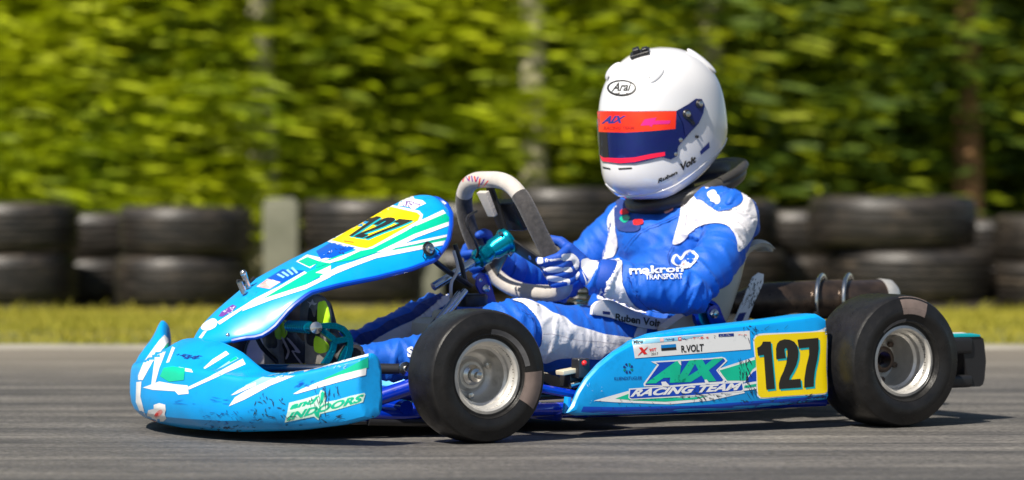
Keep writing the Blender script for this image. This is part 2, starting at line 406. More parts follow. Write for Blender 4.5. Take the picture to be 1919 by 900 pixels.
# concrete posts in the barrier
M_conc = mat('pale concrete', (0.12, 0.125, 0.09), 0.9, col2=(0.21, 0.21, 0.155), vscale=5, bump=0.4, bscale=50, grime=(0.12, 0.14, 0.07), grime_amt=0.6, gscale=4)
for px, wpx, topz, lab in ((527, 66, .41, 'square concrete post between two tyre stacks left of the blue panel'), (790, 78, .30, 'square concrete post seen under the blue panel above the grass')):
    p = W(px, 500, 8.95); wd = wpx / 416
    Mx = Matrix.Translation((p.x, 8.98, -.30))
    mb = MB(); mb.box((0, 0, (topz + .30) / 2), (wd, wd * .8, topz + .30), bev=0.012)
    post = mb.build('concrete_post', M_conc, None, Mx); tag(post, lab, 'post', 'concrete posts in the tyre barrier')
    cp = MB(); cp.box((0, 0, topz + .30 + .008), (wd * .8, wd * .62, 0.02), bev=0.006); cp.build('cap', M_conc, post, Mx)

# ------------------------------------------------------------------ trees
M_birch = mat('pale birch bark', (0.28, 0.25, 0.15), 0.85, col2=(0.46, 0.42, 0.28), vscale=6, stretch=(1, 1, 0.6), grime=(0.05, 0.045, 0.03), grime_amt=0.95, gscale=11, bump=0.4, bscale=40)
M_pineb = mat('reddish pine bark', (0.20, 0.10, 0.045), 0.9, col2=(0.38, 0.20, 0.09), vscale=10, bump=0.8, bscale=40, grime=(0.03, 0.02, 0.015), grime_amt=0.9, gscale=12)
def leafmat(name, a, b_, tr=0.4, sc_=1.3):
    return mat(name, a, 0.6, col2=b_, vscale=sc_, coords='Object', trans=tr, spec=0.25)
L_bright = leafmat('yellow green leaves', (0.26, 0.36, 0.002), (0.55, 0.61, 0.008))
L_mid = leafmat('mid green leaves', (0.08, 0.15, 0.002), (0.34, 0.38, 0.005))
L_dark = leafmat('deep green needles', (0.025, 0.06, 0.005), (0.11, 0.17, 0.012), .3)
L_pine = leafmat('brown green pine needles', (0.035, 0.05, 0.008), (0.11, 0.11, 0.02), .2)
V3_ = Vector
def crown_mesh(R3, zc, nclump, nleaf, L, seed, wid=0.05, lo=0.0, droop=0.15, hollow=True):
    """clusters of leafy twigs; each twig a narrow spray of leaves lying along a near-level shoot"""
    g = random.Random(seed); v = []; f = []; mi = []
    for c_ in range(nclump):
        th = g.uniform(0, 6.283); u = g.uniform(-1, 1); rr = g.random() ** 0.45
        q = math.sqrt(1 - u * u)
        cx, cy, cz = R3[0] * rr * q * math.cos(th), R3[1] * rr * q * math.sin(th), zc + R3[2] * rr * u
        if cz < lo: cz = lo + g.random() * .3
        cr = g.uniform(.12, .30); sh = g.random()
        for i in range(nleaf):
            x = cx + g.gauss(0, cr * 1.2); y = cy + g.gauss(0, cr); z = cz + g.gauss(0, cr * .42)
            if z < lo - .1: continue
            if hollow and noise.noise(V3_((x * 1.5 + seed, y * 1.2, z * 2.6))) < (-.16 if seed % 3 else -.24) and g.random() < .88: continue
            a = g.uniform(0, 6.283) if g.random() < .35 else g.gauss(0, .30) + (math.pi if g.random() < .5 else 0)
            l = L * g.uniform(.4, 1.25); w_ = wid * g.uniform(.5, 1.1) * l / L + .006
            dx, dy, dz = math.cos(a) * l, math.sin(a) * l, g.gauss(-droop * .2, .13) * l
            # width direction tilted to face out and up
            t_ = g.uniform(-.9, .9) + .6
            wx, wy, wz = -math.sin(a) * math.cos(t_) * w_, math.cos(a) * math.cos(t_) * w_, math.sin(t_) * w_
            n = len(v); k = -droop * l * .25
            v += [(x, y, z), (x + dx * .3 + wx * .8, y + dy * .3 + wy * .8, z + dz * .3 + wz * .8), (x + dx * .7 + wx, y + dy * .7 + wy, z + dz * .7 + wz + k), (x + dx, y + dy, z + dz + 2 * k),
                  (x + dx * .65 - wx, y + dy * .65 - wy, z + dz * .65 - wz + k), (x + dx * .25 - wx * .8, y + dy * .25 - wy * .8, z + dz * .25 - wz * .8)]
            f += [(n, n + 1, n + 5), (n + 1, n + 2, n + 4, n + 5), (n + 2, n + 3, n + 4)]
            m_ = 0 if g.random() < .55 + .35 * (sh - .5) else 1
            mi += [m_] * 3
    return v, f, mi
tree_n = 0
def tree(name, px, Y, H, R3, zc, trunk_r, bark, mats, nclump, nleaf, L, label, cat='tree', group=None, wid=.05, limbs=7, lo=0.0, vis=True):
    global tree_n; tree_n += 1
    p = W(px, 400, Y); z0 = ground_z(Y) - .02
    M0 = Matrix.Translation((p.x, Y, z0)); root = empty(name, M0)
    tag(root, label, cat, group)
    g = random.Random(tree_n * 13); mb = MB()
    pts = [(g.gauss(0, .02) * i, g.gauss(0, .03) * i, H * .92 * i / 7) for i in range(8)]
    mb.tube(pts, [trunk_r * (1.25 if i == 0 else 1 - .8 * i / 7) for i in range(8)], 12)
    for k in range(limbs):
        i = g.randint(1, 6); a = g.uniform(0, 6.283); l = g.uniform(.5, .95) * R3[0]; b0 = Vector(pts[i])
        d = Vector((math.cos(a), math.sin(a), g.uniform(.1, .6)))
        mb.tube([b0, b0 + d * l * .5 + Vector((0, 0, .05)), b0 + d * l], [trunk_r * .42, trunk_r * .25, trunk_r * .08], 7)
    mb.build('trunk', bark, root, M0, smooth=60)
    v, f, mi = crown_mesh(R3, zc, nclump, nleaf, L, tree_n * 7, wid, lo)
    me = bpy.data.meshes.new('crown'); me.from_pydata(v, [], f)
    for m_ in mats: me.materials.append(m_)
    me.polygons.foreach_set('material_index', mi)
    link(bpy.data.objects.new('crown', me), root, M0)
    return root
# edge of the wood: shrubs and young birches in front, darker conifers behind
G1 = 'young leafy trees behind the tyre barrier'
spec = [
 (-120, 12.0, 'bright', 'bright yellow green sapling at the far left picture edge'),
 (90, 11.4, 'bright', 'bright sunlit bush above the leftmost tyre stack'),
 (290, 11.0, 'bright', 'yellow green bush right behind the second tyre stack'),
 (440, 12.0, 'mid', 'mid green bush left of the tall pale birch trunk'),
 (610, 11.6, 'bright', 'bright leafy bush right of the tall pale birch trunk'),
 (790, 12.4, 'bright', 'pale green leafy sapling above the blue number panel'),
 (960, 11.6, 'mid', 'green bush between steering wheel and helmet'),
 (1120, 12.2, 'mid', 'green bush directly behind the front of the helmet'),
 (1290, 11.8, 'bright', 'green bush behind the white helmet crown'),
 (1450, 11.5, 'darkmid', 'shaded green bush just right of the helmet'),
 (1600, 12.6, 'dark', 'dark low shrub above the wide right tyre stack'),
 (1760, 13.2, 'dark', 'dark spruce sapling beside the reddish pine trunk'),
 (1930, 12.4, 'darkmid', 'dark green shrub at the right picture edge'),
 (2090, 12.6, 'darkmid', 'green sapling just beyond the right picture edge'),
]
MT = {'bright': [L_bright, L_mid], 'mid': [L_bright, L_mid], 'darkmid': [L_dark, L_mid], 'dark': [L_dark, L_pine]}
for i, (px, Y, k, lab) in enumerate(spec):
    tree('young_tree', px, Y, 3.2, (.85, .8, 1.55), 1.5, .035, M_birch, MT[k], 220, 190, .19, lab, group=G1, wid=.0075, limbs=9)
G2 = 'taller trees in the second row of the wood'
spec2 = [(-60, 15.5, 'mid', 'leafy tree in the second row at the far left'), (200, 15.0, 'bright', 'sunlit leafy tree in the second row behind the left tyres'), (520, 15.6, 'mid', 'shaded leafy tree in the second row behind the birch trunk'),
         (860, 15.2, 'bright', 'pale leafy tree in the second row above the steering wheel'), (1180, 15.6, 'mid', 'dense leafy tree in the second row behind the helmet'), (1480, 15.2, 'darkmid', 'dark tree in the second row right of the helmet'),
         (1720, 16.2, 'dark', 'dark conifer in the second row behind the pine trunk'), (2000, 15.8, 'darkmid', 'dark tree in the second row at the far right')]
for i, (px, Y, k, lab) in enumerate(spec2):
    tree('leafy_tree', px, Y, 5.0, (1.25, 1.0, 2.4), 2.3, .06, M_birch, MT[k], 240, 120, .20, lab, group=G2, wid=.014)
G3 = 'dark conifers at the back of the wood'
C3 = ['above the leftmost tyre stack', 'left of the tall birch trunk', 'above the yellow number plate', 'above the blue panel', 'left of the helmet', 'behind the helmet crown', 'above the exhaust', 'beside the pine trunk', 'at the right picture edge']
for i in range(9):
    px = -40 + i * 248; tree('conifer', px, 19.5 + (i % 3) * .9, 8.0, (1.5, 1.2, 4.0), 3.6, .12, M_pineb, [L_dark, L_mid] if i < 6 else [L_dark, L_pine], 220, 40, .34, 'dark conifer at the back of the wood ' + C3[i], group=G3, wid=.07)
# slim trunks standing at the edge of the wood
def trunk_tree(px, Y, r, bark, lab, mats, n=26, H=7.5, bare=2.6):
    tree('birch_tree' if bark is M_birch else 'pine_tree', px, Y, H, (.9, .9, 1.9), bare + 1.9, r, bark, mats, n * 5, 36, .2, lab, group='slender trunks rising at the edge of the wood', wid=.03, limbs=0, lo=bare)
trunk_tree(200, 10.7, .075, M_birch, 'pale birch trunk above the gap between the two left tyre stacks', MT['bright'])
trunk_tree(492, 10.66, .082, M_birch, 'palest birch trunk standing above the left concrete post', MT['bright'])
trunk_tree(1008, 10.9, .08, M_birch, 'pale birch trunk between the steering wheel and the helmet', MT['mid'])
trunk_tree(1338, 10.92, .085, M_birch, 'birch trunk directly behind the top of the helmet', MT['mid'])
trunk_tree(1815, 11.35, .085, M_pineb, 'reddish pine trunk above the right tyres', MT['dark'])
# ------------------------------------------------------------------ the kart
kart = empty('racing_kart', KM)
tag(kart, 'bright blue racing kart number 127 with yellow number plates and slick tyres', 'kart')
V3 = Vector
def wheel(x, y, side, rad, wid, rimr, name, steer=0, front=True):
    """side +1: outer face towards +y"""
    tyre_ = []
    hw = wid / 2; rl = rimr
    # tyre cross-section: (radius, axial) from outer bead over tread to inner bead
    half = [(rl + .001, .70), (rl + .006, .80), (rl + .010, .80), (rl + (rad - rl) * .22, .93), (rl + (rad - rl) * .24, .925), (rl + (rad - rl) * .42, 1.0), (rl + (rad - rl) * .60, 1.0), (rl + (rad - rl) * .63, .985), (rad * .955, .90), (rad * .972, .84), (rad * .975, .825), (rad * .990, .70), (rad * .998, .45), (rad, .2)]
    prof = [(r, hw * a) for r, a in half] + [(r, -hw * a) for r, a in reversed(half)]
    prof += [(rl - .004, -hw * .66), (rl - .004, hw * .66)]
    ax = V3((0, side, 0)); c = V3((x, y, rad))
    root_m = KM
    tm = MB().lathe(prof, c, ax, 96, closed=True)
    rim = MB()
    lip = rl + .005
    rprof = [(lip, hw * .60), (lip + .003, hw * .70), (lip + .001, hw * .78), (lip - .005, hw * .80), (lip - .009, hw * .74), (lip - .009, hw * .58), (lip - .014, hw * .50), (lip - .015, hw * .36), (lip - .020, hw * .30), (lip - .019, hw * .05), (lip - .022, -hw * .30), (lip - .028, -hw * .44),
             (.036, -hw * .50), (.032, -hw * .48), (.026, -hw * .34), (.016, -hw * .34), (.001, -hw * .34)]
    if not front: rprof[-4:] = [(.030, -hw * .38), (.028, -hw * .28), (.024, -hw * .28), (.020, -hw * .34)]
    back = [(.001 if front else .020, -hw * .60), (.04, -hw * .62), (lip - .012, -hw * .6), (lip, -hw * .7), (lip + .002, -hw * .72), (lip - .012, -hw * .2), (lip - .008, hw * .45)]
    rim.lathe(rprof + back, c, ax, 72, closed=True)
    Rt = Matrix.Translation(c) @ Matrix.Rotation(R(steer), 4, 'Z') @ Matrix.Translation(-c)
    for mb in (tm, rim): mb.v = [Rt @ v for v in mb.v]
    t_o = tm.build('wheel', M_rubber, kart, KM, smooth=30)
    r_o = rim.build('rim', M_alu, t_o, KM, smooth=30)
    axr = (Rt.to_3x3() @ ax)
    hub = MB()
    if front:
        hub.lathe([(.001, -.02), (.020, -.02), (.020, .0), (.013, .004), (.013, .016), (.007, .018), (.007, .028), (.001, .03)], c - axr * hw * .28, axr, 20)
        for k in range(3):
            a = k * 2.094 + .6; u = Rt.to_3x3() @ V3((math.cos(a), 0, math.sin(a)))
            hub.lathe([(.001, 0), (.0065, 0), (.0065, .008), (.001, .009)], c + u * .040 - axr * hw * .40, axr, 6)
    else:
        hub.lathe([(.027, -.03), (.027, .012), (.020, .016), (.017, .016), (.017, -.02)], c - axr * hw * .28, axr, 28, closed=True)
        for k in range(6):
            a = k * 1.047 + .3; u = V3((math.cos(a), 0, math.sin(a)))
            hub.lathe([(.001, 0), (.006, 0), (.006, .008), (.001, .009)], c + u * .043 - axr * hw * .42, axr, 6)
    hub.build('hub_bolts' if front else 'axle_end', M_steel if front else M_dsteel, t_o, KM)
    return t_o, c, axr, Rt
RF, RR_ = .1285, .1355
FW, fwc, fwa, fwR = wheel(.955, .461, 1, RF, .107, .067, 'front', steer=1.0)
RW, rwc, rwa, rwR = wheel(0, .478, 1, RR_, .155, .067, 'rear', front=False)
wheel(.955, -.461, -1, RF, .107, .067, 'front', steer=1.0)
wheel(0, -.478, -1, RR_, .155, .067, 'rear', front=False)
def arc_mark(parent, c, ax, Rt, hw, r0, r1, a0, a1, m, name, f=1.0):
    """raised pale print on a sidewall between two radii; angle 0 = forward, 90 = up"""
    v = []; fc = []; n = 26; nr = 5
    for i in range(n + 1):
        a = R(a0 + (a1 - a0) * i / n)
        for j in range(nr + 1):
            q = j / nr
            r = r0 + (r1 - r0) * q
            v.append(c + Rt.to_3x3() @ (V3((math.cos(a) * r, 0, math.sin(a) * r))) )
    for i in range(n):
        for j in range(nr): k = i * (nr + 1) + j; fc.append((k, k + nr + 1, k + nr + 2, k + 1))
    # drop the sheet onto the tyre
    me = parent.data; bvh = BVHTree.FromPolygons([tuple(q.co) for q in me.vertices], [tuple(p.vertices) for p in me.polygons])
    out_ = []
    for p in v:
        h = bvh.ray_cast(p + ax * .4, -ax); out_.append((h[0] + h[1] * .0008 * (1 if h[1].dot(ax) > 0 else -1)) if h[0] else p)
    return MB().add(out_, fc).build(name, m, parent, KM)
# rubber is marked by maker lettering that circles the wall
arc_mark(FW, fwc, fwa, fwR, .06, .080, .117, 176, 214, M_sidemark, 'sidewall_print')
arc_mark(FW, fwc, fwa, fwR, .06, .081, .091, 92, 168, M_sidemark2, 'sidewall_print')
arc_mark(RW, rwc, rwa, rwR, .07, .096, .131, 82, 114, M_sidemark, 'sidewall_print')
arc_mark(RW, rwc, rwa, rwR, .07, .080, .087, 45, 88, M_sidemark2, 'sidewall_print')

# --- chassis
ch = MB()
ch.tube(crom([(1.20, .26, .055), (1.02, .28, .045), (.92, .26, .045), (.78, .26, .04), (.3, .31, .04), (-.06, .30, .05)], 5, False), .014, 12)
ch.tube(crom([(1.20, -.26, .055), (1.02, -.28, .045), (.92, -.26, .045), (.78, -.26, .04), (.3, -.31, .04), (-.06, -.30, .05)], 5, False), .014, 12)
ch.tube([(1.20, .26, .055), (1.235, .2, .055), (1.235, -.2, .055), (1.20, -.26, .055)], .014, 12)
ch.tube([(.78, .40, .055), (.78, -.40, .055)], .014); ch.tube([(.16, .33, .05), (.16, -.33, .05)], .014); ch.tube([(1.02, .3, .06), (.99, -.3, .06)], .014)
ch.build('chassis_tubes', M_frame, kart, KM)
MB().prism([(1.22, .24, .026), (1.22, -.24, .026), (.5, -.28, .026), (.5, .28, .026)], (0, 0, 1), .006).build('floor_tray', M_black, kart, KM)
# front axle beam, kingpins, tie rods
MB().tube([P(690, 752, y=.27), P(800, 715, y=.345)], .0165, 14).build('front_axle', M_frame, kart, KM)
MB().tube([(.955, .36, .13), (.955, .30, .085), (.99, .27, .05)], .014).build('stub_axle', M_frame, kart, KM)
MB().tube([(.955, -.36, .13), (.955, -.30, .085), (.99, -.27, .05)], .014).build('stub_axle', M_frame, kart, KM)
tr = MB(); a = P(640, 690, y=.16); b_ = P(757, 692, y=.30)
tr.tube([a, a + (b_ - a) * .55], .006, 10); tr.tube([a + (b_ - a) * .52, b_], .0105, 12)
MB().tube([(.90, -.33, .12), (.94, 0, .10)], .007).build('tie_rod', M_black, kart, KM)
tr.build('tie_rod', M_black, kart, KM)
tb = MB(); tb.lathe([(.001, 0), (.013, 0), (.014, .004), (.014, .012), (.007, .014), (.007, .022), (.001, .023)], b_, (0.1, 1, 0.1), 14)
tb.lathe([(.001, -.014), (.012, -.014), (.012, 0), (.001, 0)], b_, (0.1, 1, 0.1), 14)
tb.build('rod_end', M_steel, kart, KM)
MB().tube([P(482, 690, y=.02), P(640, 690, y=.22)], .0085, 12).build('bumper_bar', M_steel, kart, KM)
MB().tube([P(690, 790, y=.28), P(900, 795, y=.30)], .008).build('lower_bar', M_black, kart, KM)
sb = MB(); sb.tube([P(995, 768, y=.40), P(1100, 765, y=.41)], .013, 14); sb.tube([P(980, 722, y=.33), P(1100, 744, y=.33)], .009, 10)
sb.tube([P(1100, 770, y=.41), P(1545, 752, y=.41)], .011)
sb.tube([P(1045, 768, y=.41), P(1047, 778, y=.40), (.78, .28, .045)], .012)
sb.build('side_bar', M_frame, kart, KM)
cl = MB(); cl.tube([P(1064, 744, y=.44), P(1060, 775, y=.44)], .007, 10); cl.build('pod_clamp', M_blue, kart, KM)
# underneath clutter right of the front wheel
un = MB()
un.box(P(1078, 712, y=.30), (.05, .04, .028), bev=.004); un.box(P(1088, 690, y=.33), (.028, .03, .04), bev=.005); un.tube([P(1000, 742, y=.30), P(1110, 735, y=.30)], .010)
un.tube([P(1010, 730, y=.31), P(1090, 742, y=.31)], .006)
un.build('brake_master_cylinder', M_black, kart, KM)
MB().box(P(1070, 695, y=.32), (.055, .03, .010), Matrix.Rotation(R(8), 3, 'Y').to_4x4(), bev=.003).build('bracket', M_tank, kart, KM)
MB().ball(P(1095, 681, y=.345), .006).build('bleed_cap', M_red_v, kart, KM)
MB().tube([P(1068, 723, y=.33), P(1085, 719, y=.33)], .006).build('brake_line_union', M_steel, kart, KM)

# --- side pods
def inset(poly, d):
    n = len(poly); o = []
    for i in range(n):
        a, b, c = poly[i - 1], poly[i], poly[(i + 1) % n]
        e1 = (b - a).normalized(); e2 = (c - b).normalized()
        nn = V3((-(e1.z + e2.z), 0, e1.x + e2.x))
        nn.normalize() if nn.length > 1e-6 else None
        o.append(b + nn * d)
    return o
def resample(poly, step):
    out_ = []; n = len(poly)
    for i in range(n):
        a, b = poly[i], poly[(i + 1) % n]; k = max(1, int((b - a).length / step))
        for j in range(k): out_.append(a + (b - a) * j / k)
    return out_
YP = .485
podpx = [(1062, 775), (1072, 760), (1083, 735), (1099, 710), (1122, 685), (1152, 661), (1190, 640), (1240, 626), (1330, 614), (1450, 601), (1538, 589), (1554, 599), (1558, 640), (1556, 700), (1557, 742), (1553, 750), (1500, 757), (1400, 768), (1250, 776), (1120, 779), (1080, 780)]
pod_out = [P(x, y, y=YP) for x, y in podpx]
pod_out = resample(pod_out, .012)
def area(p): return sum(p[i - 1].x * p[i].z - p[i].x * p[i - 1].z for i in range(len(p)))
sgn = 1 if area(pod_out) > 0 else -1
def make_pod(mirror):
    rings = []
    for d, yy in ((.012, .0), (.006, -.0015), (.002, -.006), (0, -.014), (0, -.05), (.004, -.10), (.010, -.13), (.014, -.135)):
        r = inset(pod_out, sgn * d) if d else [p.copy() for p in pod_out]
        rr = []
        for p in r:
            q = V3((p.x - .62 * max(0, -yy - .006) * max(0, min(1, (p.x - .45) / .2)), YP + yy - .030 * max(0, p.z - .05), p.z))
            if mirror: q.y = -q.y
            rr.append(q)
        rings.append(rr)
    mb = MB().loft(rings, True, True); return mb
pods = []
for mir in (False, True):
    o = make_pod(mir).build('side_pod', M_blue, kart, KM, smooth=28); pods.append(o)
POD = pods[0]
# fuel cap side of the right pod is not seen

# --- nose cone
def nose():
    """sections from right end to left end"""
    secs = []
    N = 41
    TT = [-1, -.995, -.985] + [-1 + 2 * i / (N - 1) for i in range(1, N - 1)] + [.985, .995, 1]
    for t in TT:
        at = abs(t)
        y = .478 * math.copysign(at ** .92, t)
        xf = interp(at, [(0, 1.412), (.2, 1.405), (.4, 1.382), (.6, 1.340), (.8, 1.285), (.92, 1.245), (1, 1.215)])     # foremost line
        xt = interp(at, [(0, 1.325), (.2, 1.312), (.3, 1.290), (.4, 1.272), (.5, 1.258), (.62, 1.245), (.8, 1.225), (.92, 1.208), (1, 1.188)])        # back edge of the top
        zt = interp(at, [(0, .191), (.16, .186), (.25, .172), (.33, .143), (.39, .130), (.5, .131), (.7, .143), (.88, .164), (1, .178)])
        if t < -.75: zt += .03 * (at - .75) / .25
        zsh = interp(at, [(0, .135), (.3, .130), (.5, .120), (.7, .124), (.85, .140), (1, .160)])                     # shoulder
        zb = interp(at, [(0, .012), (.4, .016), (.7, .026), (.9, .040), (1, .054)])
        xb = xf - interp(at, [(0, .045), (.6, .03), (1, .010)])
        xi = min(xt - .022, xb - .016)
        s = [V3((xi, y, zb + .03)), V3((xi, y, zt - .022)), V3((xt - .012, y, zt - .006)), V3((xt - .004, y, zt)), V3((xt + (xf - xt) * .08, y, zt + .001)), V3((xt + (xf - xt) * .35, y, zt + (zsh - zt) * .22)), V3((xt + (xf - xt) * .66, y, zt + (zsh - zt) * .62)),
             V3((xt + (xf - xt) * .92, y, zsh + .008)), V3((xt + (xf - xt) * .98, y, zsh + .001)), V3((xf, y, zsh - .008)), V3((xf + .003, y, (zsh + zb) / 2)), V3((xf - .004, y, zb + .022)), V3((xb, y, zb + .003)), V3((xb - .010, y, zb)), V3((xi, y, zb + .004))]
        secs.append(s)
    return secs
ns = nose()
mb = MB().loft(ns, True, True)
NOSE = mb.build('nose_cone', M_blue, kart, KM, smooth=40)
m_ = NOSE.modifiers.new('s', 'SUBSURF'); m_.levels = 1; bake(NOSE); NOSE.data.shade_smooth()
# black bumper support under the nose
MB().box((1.24, 0, .045), (.10, .46, .02), bev=.008).build('lower_bumper', M_black, kart, KM)

# --- front panel (shield with the number)
pprof = [(1.340, .180), (1.325, .196), (1.30, .219), (1.274, .243), (1.235, .271), (1.19, .299), (1.10, .345), (1.02, .380), (.941, .418), (.88, .451), (.84, .470), (.82, .474), (.806, .474), (.800, .468)]
pw = [(.80, .045), (.806, .070), (.82, .100), (.84, .120), (.88, .138), (.941, .145), (1.02, .146), (1.10, .142), (1.19, .132), (1.25, .118), (1.30, .085), (1.325, .050), (1.340, .012)]
pdrop = [(.80, .010), (.82, .045), (.84, .085), (.88, .100), (.941, .085), (1.077, .048), (1.16, .026), (1.20, .034), (1.233, .052), (1.26, .050), (1.30, .022), (1.34, .004)]
def panel_sections(off=0.0):
    secs = []
    xs = [1.340 - .54 * (i / 44) for i in range(45)]
    for x in xs:
        z0 = interp(-x, [(-a, b) for a, b in pprof]); w_ = interp(x, pw); dr = interp(x, pdrop)
        s = []
        for j in range(21):
            u = -1 + 2 * j / 20
            s.append(V3((x - .012 * abs(u) ** 3, w_ * math.copysign(abs(u) ** .9, u), z0 - dr * abs(u) ** 2.6 - .006 * u * u)))
        secs.append(s)
    return secs
ps = panel_sections(); mb = MB()
full = []
for s in ps:
    under = [V3((p.x - .004, p.y * .965, p.z - .007)) for p in reversed(s)]
    full.append(s + under)
mb.loft(full, True, True)
PANEL = mb.build('front_panel', M_blue, kart, KM, smooth=50)
m_ = PANEL.modifiers.new('s', 'SUBSURF'); m_.levels = 1; bake(PANEL); PANEL.data.shade_smooth()
# rolled edge of the panel, deeper blue
edge = [s[0] for s in ps] + [p for p in reversed([s[-1] for s in ps])]
MB().tube([s[-1] + V3((0, 0, -.002)) for s in ps[3:]] + [p + V3((-.003, 0, -.002)) for p in reversed(ps[-1][:-1])] + [s[0] + V3((0, 0, -.002)) for s in reversed(ps[3:-1])], .0052, 8).build('edge_trim', M_dblue, PANEL, KM)
# panel fixings
fx = MB(); c = P(803, 467, y=.135)
fx.lathe([(.001, 0), (.010, 0), (.010, .004), (.006, .006), (.006, .012), (.001, .013)], c, (-.2, 1, .3), 16); fx.build('bolt', M_steel, PANEL, KM)
fx = MB(); fx.lathe([(.001, -.002), (.014, -.002), (.015, .002), (.001, .003)], c, (-.2, 1, .3), 20); fx.tube([c + V3((-.014, .004, .002)), c + V3((-.022, .006, -.004)), c + V3((-.026, .004, -.012))], .0012, 6)
fx.tube([c + V3((.012, .004, -.004)), c + V3((.016, .006, -.014)), c + V3((.010, .004, -.020))], .0012, 6); fx.build('washer', M_black, PANEL, KM)
fx = MB(); c2 = V3((1.21, -.012, .288)); fx.tube([c2, c2 + V3((.012, 0, .030))], .006, 10); fx.tube([c2 + V3((.02, .02, -.01)), c2 + V3((.03, .02, .012))], .006, 10); fx.ball(c2 + V3((.012, 0, .03)), .007)
fx.build('latch', M_steel, PANEL, KM)
MB().tube([c2 + V3((.026, 0, .014)), c2 + V3((.0, 0, .010)), c2 + V3((-.012, 0, .02))], .004, 8).build('latch_strap', M_black, PANEL, KM)
MB().ball(P(427, 628, y=.118), .004).build('rivet', M_steel, PANEL, KM)
# supports behind the panel
sp = MB()
q = [P(800, 478, y=.10), P(838, 508, y=.09), P(880, 535, y=.06)]
sp.tube(q, .010, 10, flat=.5); sp.tube([P(852, 458, y=.05), P(866, 500, y=.05), P(872, 530, y=.05)], .005); sp.tube([P(690, 490, y=.06), P(800, 480, y=.09)], .007)
sp.tube([P(850, 560, y=.05), P(848, 600, y=.05)], .008)
sp.build('panel_support', M_black, kart, KM)
lp = MB(); lp.tube(crom([P(850, 470, y=.10), P(858, 505, y=.10), P(846, 530, y=.10), P(845, 560, y=.08)], 4, False), .0035, 8); lp.build('cable_sleeve', M_suede, kart, KM)
sr = MB(); sr.tube([P(772, 668, y=.14), P(872, 545, y=.09)], .0068, 12); sr.tube([P(820, 600, y=.13), P(860, 550, y=.09)], .006); sr.build('column_strut', M_steel, kart, KM)
MB().tube([P(776, 650, y=.125), P(862, 546, y=.085)], .005, 10).build('brake_rod', M_black, kart, KM)

# --- fuel tank with cap
tk = MB(); tk.box((.735, 0, .13), (.15, .17, .18), bev=.025)
tk.box((.745, .02, .222), (.09, .09, .03), bev=.012)
tk.build('fuel_tank', M_tank, kart, KM)
tc_ = P(885, 562, y=.03); MB().lathe([(.001, -.014), (.030, -.014), (.032, -.010), (.032, .008), (.029, .012), (.001, .012)], tc_, (0, 0, 1), 32).build('tank_cap', M_black, kart, KM)

# --- steering
SC = V3((.62, 0, .378)); SV = V3((.469, 0, .883)); SU = V3((0, 1, 0)); SN = V3((-.883, 0, .469))
def sw(u, v, n=0): return SC + SU * u + SV * v + SN * n
def swring(a):
    c_, s_ = math.cos(a), math.sin(a); e = 2 / 3.3
    u = .146 * math.copysign(abs(c_) ** e, c_); v = .134 * math.copysign(abs(s_) ** e, s_)
    
    u *= 1 - .10 * (v / .134)
    return sw(u, v, .018 * (abs(v) / .134) ** 2)
col = MB(); col.tube([SC - SN * .02, SC - SN * .20], .009, 14); col.build('steering_shaft', M_steel, kart, KM)
SWH = MB().tube([swring(2 * math.pi * i / 96) for i in range(96)], .0172, 18, closed=True).build('steering_wheel', M_suede, kart, KM, smooth=80)
def grip(a0, a1):
    n = 26; return MB().tube([swring(R(a0 + (a1 - a0) * i / n)) for i in range(n + 1)], [.0180] * (n + 1), 16).build('grip', M_grip, SWH, KM, smooth=60)
grip(-22, 40); grip(140, 202)
st = MB(); st.tube([swring(2 * math.pi * (250 + 40 * i / 12) / 360) + SN * .0176 + SV * .004 for i in range(13)], .0012, 6); st.build('stitching', M_black, SWH, KM)
spk = MB()
for a in (90, -28, 208):
    pe = swring(R(a)); d = (pe - SC); L = d.length; d.normalize(); s_ = d.cross(SN)
    w0 = .017
    poly = [SC + s_ * w0 - SN * .004, SC - s_ * w0 - SN * .004, pe - s_ * w0 * .8 - SN * .004, pe + s_ * w0 * .8 - SN * .004]
    spk.prism(poly, SN, .005, bev=.001)
spk.build('spokes', M_black, SWH, KM)
for a in (-28,):
    pe = swring(R(a)); d = pe - SC; hb = MB()
    for k in (.45, .6, .75): hb.lathe([(.001, 0), (.005, 0), (.005, .001), (.001, .001)], SC + d * k - SN * .0055, -SN, 14)
    hb.build('spoke_hole', M_suitb, SWH, KM)
MB().prism([sw(-.014, .062, -.012), sw(.014, .062, -.012), sw(.019, .118, -.010), sw(-.019, .118, -.010)], SN, .01, bev=.002).build('top_plate', M_suede, SWH, KM)
hubm = MB(); hubm.lathe([(.001, -.088), (.012, -.088), (.014, -.080), (.020, -.076), (.021, -.055), (.018, -.050), (.018, -.040), (.022, -.034), (.023, -.010), (.026, -.006), (.029, .0), (.029, .006), (.001, .006)], SC - SN * .005, SN, 40)
hubm.build('steering_hub', M_anod, SWH, KM)
for k in range(3):
    a = R(60 + 120 * k); MB().lathe([(.001, 0), (.0055, 0), (.0055, .006), (.001, .007)], sw(.027 * math.cos(a), .027 * math.sin(a), -.012), -SN, 8).build('bolt', M_steel, SWH, KM)
MB().lathe([(.001, 0), (.009, 0), (.009, .014), (.001, .015)], SC - SN * .092, -SN, 12).build('nut', M_steel, SWH, KM)
dsp = MB(); Mr = Matrix((SU.to_tuple(), SV.to_tuple(), SN.to_tuple())).transposed().to_4x4()
dsp.box(sw(0, .045, .030), (.105, .065, .026), Mr, bev=.006); DSP = dsp.build('lap_timer', M_black, SWH, KM)
MB().box(sw(0, .047, .0435), (.075, .032, .002), Mr).build('screen', mat('dull lcd', (.12, .14, .11), .2), DSP, KM)
